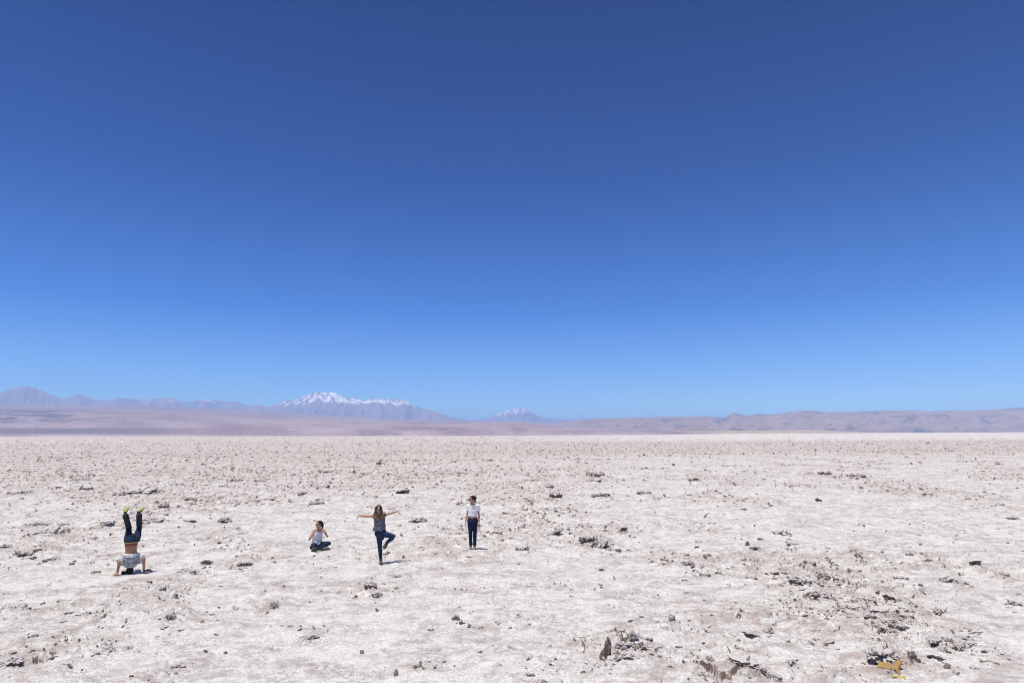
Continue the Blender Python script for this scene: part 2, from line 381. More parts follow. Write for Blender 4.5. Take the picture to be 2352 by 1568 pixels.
RANGE = [(-300,925),(-120,915),(-40,908),(0,903),(20,896),(40,890),(60,887.5),(80,890),(105,901),(135,912.5),(150,915),(168,908),(186,905),(200,911),(221,917.5),(255,917.5),
 (273,912.7),(300,915),(331,917.5),(365,914),(389,912.7),(400,915),(416,921),(436,922.7),(458,918.5),(479,916),(502,921),(544,922),(574,934),(595,927.7),(612,933.5),(620,933.5),
 (639,926),(653,919),(662,917.5),(669,919),(673,922),(692,912.7),(714,903),(728,901.5),(739,900),(748,901.5),(760,900.5),(771,901.4),(782,907.5),(792,913.7),(803,915),(814,913),(826,917),(835,922),
 (851,914.7),(860,916.5),(869,915),(890,915.7),(908,917.5),(924,916.3),(938,922),(951,931),(967,937),(988,940.6),(1018,951.4),(1049,959),(1080,965),(1150,972),(1250,985),(1400,1000)]
SNOW = [([560,115,450,165,360,205],8),([550,150,480,195],10),([620,118,600,160,550,215],17),([640,150,590,205],10),([440,215,390,235],8),([660,150,720,215],15),
 ([690,180,735,205],12),([720,140,750,200],10),([770,150,755,200],18),([775,170,805,220],8),([770,110,850,135,900,165,950,195],24),([800,140,880,190,940,210],20),([830,180,870,222],8),
 ([930,195,1020,215,1100,230],13),([1010,178,1080,195,1170,220],13),([1170,220,1230,182],10),([1190,215,1290,200,1400,230],13),([1300,182,1400,210,1440,215],10),([1420,200,1435,182],8),
 ([1460,205,1530,250],10),([1520,195,1560,240],8),([1560,190,1600,230],8),([1600,200,1660,250],7),([1620,195,1730,270],6),([680,115,730,120],9),([270,210,230,240],6),([330,220,280,250],5),
 ([500,225,470,240],5),([960,238,975,242],5)]
def snow_gullies(px, y):
    zx = (px - 600) / .2041; zy = (y - 880) / .2041
    zx = zx + 14 * pn(zx / 50, zy / 50, 81); zy = zy + 10 * pn(zx / 40, zy / 40, 82)
    out = np.zeros(px.shape)
    for pts, w in SNOW:
        P = np.array(pts, float).reshape(-1, 2)
        for (ax, ay), (bx, by) in zip(P[:-1], P[1:]):
            dx, dy = bx - ax, by - ay; t = np.clip(((zx - ax) * dx + (zy - ay) * dy) / (dx * dx + dy * dy), 0, 1)
            d = np.hypot(zx - ax - t * dx, zy - ay - t * dy)
            out = np.maximum(out, sstep(w * .85 + 6, w * .45, d))
    return out
def a_range(U, T, R, n, S):
    px = U * F_PX + CX
    y = HOR_Y - S * F_PX                                     # climb, in photo pixels
    uc = np.interp(px, [600, 745, 800, 850, 920, 1000], [-.275, -.275, -.24, -.19, -.17, -.17])
    st = fbm((U + (T - 1) * -1.6 * (U - uc)) * 190, T * 7.0, 4, 77, .6)
    edge = 932 + 6 * pn(U * 60, U * 0, 78)
    m = sstep(640, 680, px) * sstep(965, 940, px)
    cap = sstep(edge + 3, edge - 12, y) * m
    snow = np.clip(snow_gullies(px, y - 9.0 * (px - CX) / 2352) * (.75 + .6 * st), 0, 1)
    few = sstep(320, 340, px) * sstep(520, 490, px) * sstep(926, 920, y) * sstep(.32, .45, st) + sstep(620, 640, px) * sstep(690, 670, px) * sstep(934, 926, y) * sstep(.22, .4, st)
    red = sstep(140, 60, px) * .7
    return {'snow': np.clip(snow + .7 * few, 0, 1), 'tone': np.clip(.35 + .5 * n + red, 0, 1), 'dark': np.clip(.35 * sstep(0, -.4, n) + .45 * red, 0, 1)}
land('mountain', RANGE, 23500, 30000, 36000, mat_land('hazy_volcano_rock', (.25, .24, .35), (.40, .275, .27), (.17, .16, .25), True), nr=110, power=1.25, ridge=.16, rf=55, seed=3, nc=2600,  # blue violet of distant haze partly painted into the rock colours
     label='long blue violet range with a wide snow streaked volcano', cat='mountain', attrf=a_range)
PEAK = [(1020,975),(1075,966),(1115,962),(1128,956),(1141,950.6),(1162,942.5),(1178,940.2),(1186,937.3),(1194,936.6),(1202,937.3),(1211,942),(1231,952.7),(1249,960),(1262,962),(1274,961.5),(1286,963),(1296,962.5),(1310,964),(1345,962),(1400,962),
 (1480,961),(1508,958),(1517,954),(1524,955.5),(1534,954.5),(1542,958),(1600,964),(1700,975),(1900,1000)]
def a_peak(U, T, R, n, S):
    px = U * F_PX + CX; y = HOR_Y - S * F_PX
    st = fbm(U * 420 + 4 * T, T * 6, 4, 87, .6)
    cap = sstep(957, 941, y - 5 * sstep(1195, 1150, px) + 9 * sstep(1200, 1225, px)) * sstep(1110, 1150, px) * sstep(1250, 1220, px)
    snow = .8 * sstep(-.1, .3, st + .8 * (cap - .75)) * sstep(.05, .3, cap) + sstep(1500, 1512, px) * sstep(1545, 1538, px) * sstep(958.5, 956, y) * sstep(-.2, .1, st)
    return {'snow': np.clip(snow, 0, 1), 'tone': np.clip(.4 + .6 * n, 0, 1), 'dark': np.clip(.4 * sstep(0, -.4, n), 0, 1)}
land('mountain', PEAK, 33000, 37000, 39500, mat_land('far_rock', (.26, .23, .33), (.34, .27, .32), (.18, .16, .24), True), nr=90, power=1.1, ridge=.18, rf=90, seed=23, u0=-.12, u1=.5, nc=900,
     label='small pale snow dusted cone far behind the plain', cat='mountain', attrf=a_peak)
HILLS_R = [(1000,1000),(1150,985),(1240,974),(1313,967),(1350,961.5),(1430,959),(1500,957.5),(1568,957),(1606,954.5),(1640,957),(1664,958.5),(1676,952),(1688,948),(1700,951),(1712,955.4),(1730,952),(1747,949),(1771,952),(1797,948),
 (1820,946),(1845,943),(1872,943),(1890,945),(1914,945.5),(1950,945),(1984,945),(2031,942),(2095,942),(2138,945),(2155,943.5),(2167,941),(2180,943),(2218,943),(2271,939.6),(2310,938),(2352,935),(2480,930),(2700,925),(3000,940)]
def a_hills(U, T, R, n, S):
    px = U * F_PX + CX
    n2 = fbm(U * 26, T * 4.0, 4, 96, .6)
    peak = np.exp(-((px - 1690) / 22) ** 2) * sstep(.8, .95, T) + np.exp(-((px - 1750) / 24) ** 2) * sstep(.85, .96, T)
    return {'tone': np.clip(.5 + .8 * n2, 0, 1), 'dark': np.clip(.75 * sstep(.12, .5, n2 + .5 * n) + .75 * peak + .35 * sstep(.2, .02, T) * sstep(1500, 1800, px), 0, 1)}
land('hills', HILLS_R, 9500, 17000, 21000, mat_land('hill_earth', (.27, .205, .225), (.41, .30, .295), (.145, .135, .19)), nr=100, power=.9, ridge=.14, rf=26, seed=41, u0=-.15, u1=1.15, nc=1300, crest=.0004,
     label='long low reddish brown hills under the right half of the sky', cat='hills', attrf=a_hills)
PLAIN = [(-900,930),(-300,925),(0,926),(100,929),(200,930),(330,931),(420,935),(520,940),(600,945),(700,950),(800,957),(900,962),(1000,965.5),(1100,966.5),(1200,968),(1300,973),(1400,980),(1500,986),(1650,993),(1800,1000),(3400,1002)]
SHORE = ([-1.2, -.75, -.37, -.05, .25, .42, .6, 1.2], [3600, 3400, 1900, 1350, 1600, 3500, 7500, 9000])
def a_plain(U, T, R, n, S):
    px = U * F_PX + CX; y = HOR_Y - S * F_PX + 9.0 * (px - CX) / 2352 * -1
    n1 = fbm(U * 7, T * 7, 4, 101, .55); n2 = fbm(U * 11 + 2 * T, T * 16, 4, 105, .6)
    hl = sstep(330, 60, px)                                            # dark broken hills at the left
    dk = .85 * sstep(.02, .3, n2 + .12) * hl * sstep(938, 946, y) * sstep(976, 966, y)
    dk = dk + .75 * sstep(981, 985, y) * sstep(997.5, 995.5, y) * sstep(720, 250, px) * (.85 + .3 * n1)
    dk = dk + .35 * sstep(.15, .4, n2) * sstep(500, 900, px) * sstep(975, 985, y) + .25 * sstep(.2, .45, n1) * sstep(984, 980, y)
    gl = fbm((U + .02 * n1) * 160, T * 9, 4, 121, .65)              # fans and gullies running down the slope
    dk = dk + .30 * sstep(.15, .5, gl) * sstep(0, .1, T) + .5 * sstep(.55, .75, pn(U * 340, T * 300, 123)) * sstep(.5, .2, T)
    n1 = n1 + .35 * gl
    sa = sstep(.42, .55, fbm(U * 30, T * 60, 3, 109)) * .6 * sstep(950, 960, y)
    return {'tone': np.clip(.5 + .9 * n1 - .3 * sstep(975, 935, y) + sa, 0, 1), 'dark': np.clip(dk, 0, 1)}
land('plain', PLAIN, lambda u: np.interp(u, *SHORE), 21000, 23500, mat_land('hazy_plain_earth', (.27, .22, .275), (.40, .34, .385), (.13, .125, .18)), nr=150, power=1.0, ridge=.035, rf=9, seed=51, nc=900, crest=.0002,  # earth colours tinted lavender to add to the haze over the slope
     label='wide gently rising pinkish desert slope behind the salt flat', cat='desert slope', attrf=a_plain, foot=-1.5, tp=1.8)
BENCH = [(960,1004),(1040,998),(1075,988),(1100,985),(1180,986.5),(1240,985.5),(1320,984.5),(1380,987),(1420,989.5),(1500,989.5),(1552,989),(1620,989.5),(1700,988.5),(1790,987.5),(1861,986.5),(1910,988.5),(1960,991.5),(2060,994),(2300,1000)]
def a_bench(U, T, R, n, S):
    n2 = fbm(U * 30, T * 5, 4, 116, .6)
    return {'tone': np.clip(.6 + .8 * n2, 0, 1), 'dark': np.clip(.7 * sstep(.05, .4, n2 + .4 * n) * sstep(.35, .2, U), 0, 1)}
land('terrace', BENCH, 5200, 7600, 8600, mat_land('terrace_earth', (.33, .25, .20), (.52, .42, .35), (.17, .14, .13)), nr=40, power=.8, ridge=.2, rf=24, seed=61, u0=-.14, u1=.75, nc=600, crest=.0002,
     label='low tan bench of dry earth just beyond the white salt', cat='terrace', attrf=a_bench, foot=-1.0)

# a thin dark grove far off on the slope
def grove():
    rg = np.random.default_rng(3); bm = bmesh.new()
    for i in range(70):
        px = 528 + 58 * rg.random(); u, sl_ = px_dir(px, 994.2 + .5 * rg.random())
        D = 5200 + 250 * rg.random(); w = 5 + 5 * rg.random(); h = 4 + 5 * rg.random()
        g = bmesh.ops.create_icosphere(bm, subdivisions=1, radius=1)
        for v in g['verts']:
            k = .8 + .4 * rg.random()
            v.co = Vector((u * D + v.co.x * w * k, D + v.co.y * w * k, sl_ * D + CAM_H + h * .1 + v.co.z * h * k))
    me = bpy.data.meshes.new('grove'); bm.to_mesh(me); bm.free()
    me.materials.append(mat_plain('grove_leaves', (.04, .05, .04), (.07, .07, .05), 2))
    tag(link(bpy.data.objects.new('grove', me)), 'thin dark line of far trees on the slope', 'grove', kind='stuff')
grove()

# ------------------------------------------------------------------ the air
def haze():
    bm = bmesh.new(); g = bmesh.ops.create_cube(bm, size=1)
    for v in g['verts']: v.co = Vector((v.co.x * 200000, v.co.y * 200000, -60 if v.co.z < 0 else 1950))
    me = bpy.data.meshes.new('haze'); bm.to_mesh(me); bm.free()
    m = bpy.data.materials.new('haze'); m.use_nodes = True; t = m.node_tree; t.nodes.clear()
    pv = t.nodes.new('ShaderNodeVolumePrincipled'); o = t.nodes.new('ShaderNodeOutputMaterial')
    pv.inputs['Color'].default_value = (.42, .66, 1.0, 1); pv.inputs['Density'].default_value = 1.0 / 30000
    t.links.new(pv.outputs[0], o.inputs['Volume'])
    me.materials.append(m)
    tag(link(bpy.data.objects.new('haze', me)), kind='stuff')
haze()

# ------------------------------------------------------------------ broken flakes of crust, too many to count
def flakes():
    rg = np.random.default_rng(12)
    X = []; Y = []; S = []
    for (y0, y1, n, smin, smax) in ((8.6, 18, 150000, .014, .075), (14, 34, 150000, .022, .11), (28, 75, 130000, .04, .19), (60, 170, 110000, .09, .34), (150, 330, 40000, .22, .5)):
        yy = np.sqrt(rg.random(n) * (y1 ** 2 - y0 ** 2) + y0 ** 2); xx = (rg.random(n) * 2 - 1) * .92 * yy
        m = rough_mask(xx, yy)
        cl = sstep(-.05, .45, pn(xx / .8, yy / .8, 131) + .45 * pn(xx / 3.1, yy / 3.1, 133) + .5 * fbm(xx / 14., yy / 14., 2, 135))
        keep = rg.random(n) < np.clip((.02 + .55 * m ** 2.0) * (.10 + cl), 0, 1) * .8
        keep &= sstep(y0, y0 * 1.25, yy) * sstep(y1, y1 * .8, yy) > rg.random(n)
        for (px_, py_) in PPOS.values(): keep &= (xx - px_) ** 2 + ((yy - py_) * .8) ** 2 > .35
        xx = xx[keep]; yy = yy[keep]
        X.append(xx); Y.append(yy); S.append(smin + (smax - smin) * rg.random(len(xx)) ** 3.2)
    X = np.concatenate(X); Y = np.concatenate(Y); S = np.concatenate(S); n = len(X)
    Z = relief(X, Y)[0]
    K = 7
    a = (np.arange(K)[None] + .6 * (rg.random((n, K)) - .5)) * 2 * np.pi / K
    r = (.35 + .9 * rg.random((n, K)))
    el = .28 + .7 * rg.random((n, 1))
    rx, ry = r * np.cos(a), r * np.sin(a) * el
    th = (.10 + .38 * rg.random((n, 1)) ** 2)
    zt = th * (.5 + .9 * rg.random((n, K))); zb = -th * (.4 + .8 * rg.random((n, K)))
    P = np.zeros((n, 2 * K + 2, 3))
    P[:, 0] = np.stack([.2 * (rg.random(n) - .5), .2 * (rg.random(n) - .5), th[:, 0] * (1. + .8 * rg.random(n))], -1)
    P[:, 1:K + 1] = np.stack([rx * .8, ry * .8, zt], -1); P[:, K + 1:2 * K + 1] = np.stack([rx, ry, zb], -1)
    P[:, -1] = np.stack([0 * th[:, 0], 0 * th[:, 0], -th[:, 0] * 1.2], -1)
    yaw = rg.random(n) * 2 * np.pi; tilt = (rg.random(n) ** 1.3) * 1.25; ax = rg.random(n) * 2 * np.pi
    c, s_ = np.cos(yaw), np.sin(yaw)
    Q = np.stack([c[:, None] * P[..., 0] - s_[:, None] * P[..., 1], s_[:, None] * P[..., 0] + c[:, None] * P[..., 1], P[..., 2]], -1)
    kx, ky = np.cos(ax)[:, None], np.sin(ax)[:, None]; ct, st = np.cos(tilt)[:, None], np.sin(tilt)[:, None]
    dot = kx * Q[..., 0] + ky * Q[..., 1]
    R = np.stack([Q[..., 0] * ct + ky * Q[..., 2] * st + kx * dot * (1 - ct), Q[..., 1] * ct - kx * Q[..., 2] * st + ky * dot * (1 - ct),
                  Q[..., 2] * ct + (kx * Q[..., 1] - ky * Q[..., 0]) * st], -1)
    R = R * S[:, None, None]
    R += np.stack([X, Y, Z + S * (-.12 + .28 * rg.random(n))], -1)[:, None]
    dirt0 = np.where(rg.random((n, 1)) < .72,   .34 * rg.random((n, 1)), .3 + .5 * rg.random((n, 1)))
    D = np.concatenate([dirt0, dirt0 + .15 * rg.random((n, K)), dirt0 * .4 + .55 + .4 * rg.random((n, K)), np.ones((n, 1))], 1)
    F = []
    for k in range(K):
        j = (k + 1) % K
        F += [[0, 1 + k, 1 + j], [1 + k, K + 1 + k, K + 1 + j], [1 + k, K + 1 + j, 1 + j], [2 * K + 1, K + 1 + j, K + 1 + k]]
    F = (np.array(F)[None] + (np.arange(n) * (2 * K + 2))[:, None, None]).reshape(-1, 3)
    o = mesh_np('crust_flakes', R.reshape(-1, 3), F, M['clod'], smooth=False, attrs={'dirt': D.ravel()})
    tag(o, 'loose flakes and crumbs of broken salt crust strewn over the flat', 'crust flakes', kind='stuff')
    print('flakes', n)
flakes()

# ------------------------------------------------------------------ clods one can count
def ico(sub):
    bm = bmesh.new(); bmesh.ops.create_icosphere(bm, subdivisions=sub, radius=1)
    v = np.array([x.co[:] for x in bm.verts]); f = np.array([[q.index for q in p.verts] for p in bm.faces]); bm.free(); return v, f
ICO = ico(4); ICO3 = ico(3)
def rotm(rx, ry, rz): return np.array(Euler((rx, ry, rz)).to_matrix())
def blob(rg, size, jag, boxy=.5, rot=(0, 0, 0), low=.35):
    v, f = ICO; p = v.copy()
    mx = np.abs(p).max(1, keepdims=True); p = p / (mx ** boxy)
    o = rg.random(3) * 40
    d = 1 + low * PN3(v + o, 1.1) * 1.4 + jag * (np.abs(PN3(v + o, 2.6)) * 1.6 - .4) + jag * .7 * PN3(v + o, 6.0) + jag * .4 * PN3(v + o, 13.0)
    p = p * d[:, None]
    p = p * np.array(size) @ rotm(*rot).T
    return p, f, PN3(v + o, 2.6), d
def normals(p, f):
    n = np.zeros_like(p); fn = np.cross(p[f[:, 1]] - p[f[:, 0]], p[f[:, 2]] - p[f[:, 0]])
    for k in range(3): np.add.at(n, f[:, k], fn)
    return n / np.maximum(np.linalg.norm(n, axis=1, keepdims=True), 1e-12)
def make_clod(i, px, py, w, h, kind):
    rg = np.random.default_rng(1000 + i)
    x, y = px2ground(px, py); m = y / F_PX
    W_, H_ = w * m * .48, h * m * .82
    parts = []
    if kind == 'b' and w >= 24 or kind == 's' and (w >= 44 or i % 3 == 0): kind = 'c'
    if kind == 'b':                                  # brown jagged lump, often two or three grown together
        k = 3 if w > 34 else (2 if w > 18 else 1)
        for q in range(k):
            fr = (q + .5) / k * 2 - 1
            hh = H_ * (.55 + .45 * rg.random()) * (1 if q == k // 2 else .8)
            p, f, nz, d = blob(rg, (W_ / k * 1.35, W_ / k * 1.1 + .3 * H_, hh * .55), .5, .3, (rg.normal() * .2, rg.normal() * .2, rg.random() * 3), .4)
            p += np.array([fr * W_ * .75, rg.normal() * W_ * .15, hh * .36])
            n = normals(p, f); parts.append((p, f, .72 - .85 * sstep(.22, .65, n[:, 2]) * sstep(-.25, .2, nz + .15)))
    elif kind == 'r':
        p, f, nz, d = blob(rg, (W_, W_ * .9, H_ * .62), .10, .25, (0, 0, rg.random() * 3), .25)
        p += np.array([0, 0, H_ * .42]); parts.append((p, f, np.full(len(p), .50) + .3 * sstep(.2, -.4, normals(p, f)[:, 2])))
    elif kind == 'f':                                # low broken fragments in a line
        k = 4 if w > 30 else 3
        for q in range(k):
            fr = (q + .5) / k * 2 - 1; sz = W_ / k * (.7 + .6 * rg.random())
            p, f, nz, d = blob(rg, (sz, sz * .8, max(H_ * .42, sz * .22)), .36, .6, (.55 + rg.normal() * .25, rg.normal() * .25, rg.normal() * .5), .3)
            p += np.array([fr * W_ * .85, rg.normal() * W_ * .25, H_ * .36])
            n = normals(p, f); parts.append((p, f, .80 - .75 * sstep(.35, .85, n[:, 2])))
    elif kind == 's':                                # slab of crust lifted at its near edge, dark underneath
        H_ *= .75; th = max(.010, H_ * .10)
        p, f, nz, d = blob(rg, (W_, W_ * .7, th), .30, .6, (0, 0, rg.normal() * .3), .55)
        p[:, 2] += .35 * H_ * PN3(p / W_ + i * 3.1, 1.7)
        tl = math.asin(min(.75, H_ / (W_ * .75) * .85)); p = p @ rotm(-tl, rg.normal() * .08, rg.normal() * .3).T
        p += np.array([0, W_ * .55, H_ * .55]); n = normals(p, f)
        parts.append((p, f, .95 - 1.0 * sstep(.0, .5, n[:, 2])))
        for q in range(2):
            p, f, nz, d = blob(rg, (W_ * .35, W_ * .3, H_ * .4), .4, .4, (0, 0, rg.random() * 3))
            p += np.array([(q * 2 - 1) * W_ * .55, W_ * .3, H_ * .2]); parts.append((p, f, np.full(len(p), .9) - .5 * sstep(.6, .95, normals(p, f)[:, 2])))
    elif kind == 'w':                                # pale heaved clump with dark clefts
        for q in range(5):
            a = rg.random() * 6.28; rr = .55 * rg.random() ** .5
            sz = W_ * (.32 + .25 * rg.random())
            p, f, nz, d = blob(rg, (sz, sz * .9, H_ * .38 * (1.3 - rr)), .5, .5, (rg.normal() * .5, rg.normal() * .5, rg.random() * 3), .35)
            p += np.array([math.cos(a) * rr * W_, math.sin(a) * rr * W_, H_ * (.42 - .35 * rr)])
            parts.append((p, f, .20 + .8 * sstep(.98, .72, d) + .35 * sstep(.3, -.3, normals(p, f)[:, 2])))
    elif kind == 'c':                                # wide bank of crust broken open, brown earth in its face
        for q in range(3):
            sz = W_ * (.75 if q == 1 else .5)
            p, f, nz, d = blob(rg, (sz, sz * .5 + H_ * .3, H_ * (.55 if q == 1 else .4)), .5, .45, (.25, rg.normal() * .12, rg.normal() * .25), .45)
            p += np.array([(q - 1) * W_ * .55, rg.normal() * W_ * .1, H_ * .34]); n = normals(p, f)
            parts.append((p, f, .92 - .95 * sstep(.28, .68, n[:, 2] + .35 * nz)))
    elif kind == 'u':                                # slab standing on edge
        p, f, nz, d = blob(rg, (W_ * .85, W_ * .42, H_ * .58), .5, .3, (0, 0, 0), .45)
        k = sstep(-.3, 1.1, p[:, 2] / (H_ * .58)); p[:, 0] *= 1 - .30 * k; p = p @ rotm(-.12, .22, .3).T
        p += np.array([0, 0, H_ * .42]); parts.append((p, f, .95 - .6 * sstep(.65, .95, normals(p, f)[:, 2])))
        for q in range(3):
            p, f, nz, d = blob(rg, (W_ * .4, W_ * .35, H_ * .17), .45, .5, (0, 0, rg.random() * 3))
            p += np.array([rg.normal() * W_ * .6, rg.normal() * W_ * .3, H_ * .08]); parts.append((p, f, np.full(len(p), .7)))
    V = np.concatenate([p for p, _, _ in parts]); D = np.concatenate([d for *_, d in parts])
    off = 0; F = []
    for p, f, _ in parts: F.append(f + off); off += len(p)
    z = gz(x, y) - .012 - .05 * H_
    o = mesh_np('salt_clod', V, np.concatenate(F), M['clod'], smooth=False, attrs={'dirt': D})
    o.location = (x, y, z); o.rotation_euler.z = -math.atan2(x, y)
    return o
CLOD_LABEL = {0: "broad bank of brown crust on the far left, level with the upside down man's legs",
 2: "brown clod showing just behind the upside down man's calves",
 3: "rounded pale boulder of crust right of the upside down man's feet",
 4: 'brown lumpy clod in the gap between the headstand and the seated woman',
 6: 'flat row of fragments right of the upside down man and higher than his feet',
 8: "long broken bank of brown crust above the upside down man's feet",
 10: "rounded clod lying above the seated woman's head",
 12: "lifted slab cut by the left edge, level with the upside down man's waist",
 13: "clustered brown clods at the left edge, level with the upside down man's shirt",
 15: "flat fragments between the left edge clods and the upside down man's shirt",
 16: "small rounded clod just left of the upside down man's elbow",
 17: 'broken crust fragments midway between the headstand and the seated woman, slightly below both',
 19: "long thin row of crust fragments right of the upside down man's head",
 22: 'pale crumbly clump with dark clefts below and right of the headstand',
 24: 'pale crumbly clump with dark clefts below and left of the seated woman',
 25: 'large dark lifted slab at the left edge near the bottom',
 27: 'brown clod standing alone near the bottom, below the pale clump under the headstand',
 28: 'flat fragments near the bottom, below the seated woman',
 32: 'small brown clod far behind the seated woman',
 37: 'wide brown bank of broken crust right of the standing woman, biggest near her',
 38: 'smaller brown clod touching the right end of the wide brown bank',
 39: "upstanding brown clod above and right of the standing woman's head",
 40: 'rounded dark clod behind the upstanding one, right of the standing woman',
 41: 'broad flat patch of fragments far behind, right of the standing woman',
 44: 'flat row of fragments far right of the standing woman, level with her head',
 45: 'brown clod in the gap between the tree pose woman and the standing woman',
 46: 'lifted slab behind the tree pose woman, above her raised right side hand',
 50: "upper of two dark clods below the tree pose woman's foot",
 51: "lower of two dark clods below the tree pose woman's foot",
 52: "low brown clod just right of the standing woman's shins",
 53: "long low brown clod right of the standing woman's boots",
 57: 'tall dark slab standing on edge in the pale rubble at bottom centre',
 58: 'long lifted slab with dark underside right of the tall upright slab',
 60: 'curled lifted slab, upper of a pair below the standing woman',
 61: 'curled lifted slab, lower of a pair below the standing woman',
 65: 'pale jagged clump alone above and right of the tall upright slab',
 68: "large brown clod alone in the right half, level with the women's knees",
 69: 'thin lifted slab left of the large lone brown clod',
 70: 'brown clod in the far rough patch at upper right',
 72: 'very long thin line of crust fragments far off at the right',
 75: 'brown clod at the right edge, highest of those near that edge',
 76: 'lifted dark slab at the upper left end of the right hand rubble',
 78: 'brown clump under the lifted slab at the upper end of the rubble',
 81: 'long lifted slab with dark shadow in the middle of the rubble',
 83: 'widest lifted slab in the right hand rubble, black gap beneath it',
 93: 'brown clod near the right edge below the middle of the flat',
 94: 'pale domed clump with shadow beneath, lower right, alone on smooth salt',
 95: 'small lifted slab just below the pale domed clump',
 96: 'wide dark bank of crust at the bottom, between upright slab and cardboard',
 98: 'pale ragged clump near the bottom, left of the wide dark bank',
 99: 'large dark bank of crust directly behind the tan cardboard',
 100: 'pointed slab standing on edge right of the tan cardboard',
 101: 'lifted slab right of the pointed slab near the cardboard',
 103: 'pale clump between the wide dark bank and the cardboard',
 105: 'small rounded stone like clod alone in the right hand rubble',
 74: 'small lifted slab alone on smooth salt in the far right half'}
def make_clods():
    for i, (px, py, w, h, k) in enumerate(CL):
        o = make_clod(i, px, py, w, h, k)
        lab = CLOD_LABEL.get(i)
        if lab: tag(o, lab, 'clod', 'single clods of salt crust')
        else: tag(o, 'one of the small plain clods of salt crust scattered over the flat', 'clod', 'single clods of salt crust')
make_clods()
def stones():
    m = mat_plain('grey_stone', (.16, .17, .17), (.27, .28, .28), 20, .8, .3, .4)
    for i, (px, py, w, h) in enumerate(GREY_STONES):
        rg = np.random.default_rng(50 + i); x, y = px2ground(px, py); s = y / F_PX
        p, f, nz, d = blob(rg, (w * s * .5, w * s * .45, h * s * .58), .06, .3, (0, 0, 0), .2)
        if i == 1:
            k = sstep(-.2, 1.2, p[:, 2] / (h * s * .58)); p[:, 0] *= 1 - .75 * k; p[:, 1] *= 1 - .6 * k
        p[:, 2] += h * s * .42
        o = mesh_np('grey_stone', p, f, m, smooth=True); o.location = (x, y, gz(x, y) - .008)
        tag(o, ['smooth rounded grey stone left of the broken dark clods, near the tree pose shadow side', 'pointed grey stone standing up like a shark fin near the lower edge',
                'small grey stone beside two curled brown clods', 'tiny grey pebble on smooth pinkish white salt'][i], 'stone', 'grey stones on the salt')
stones()

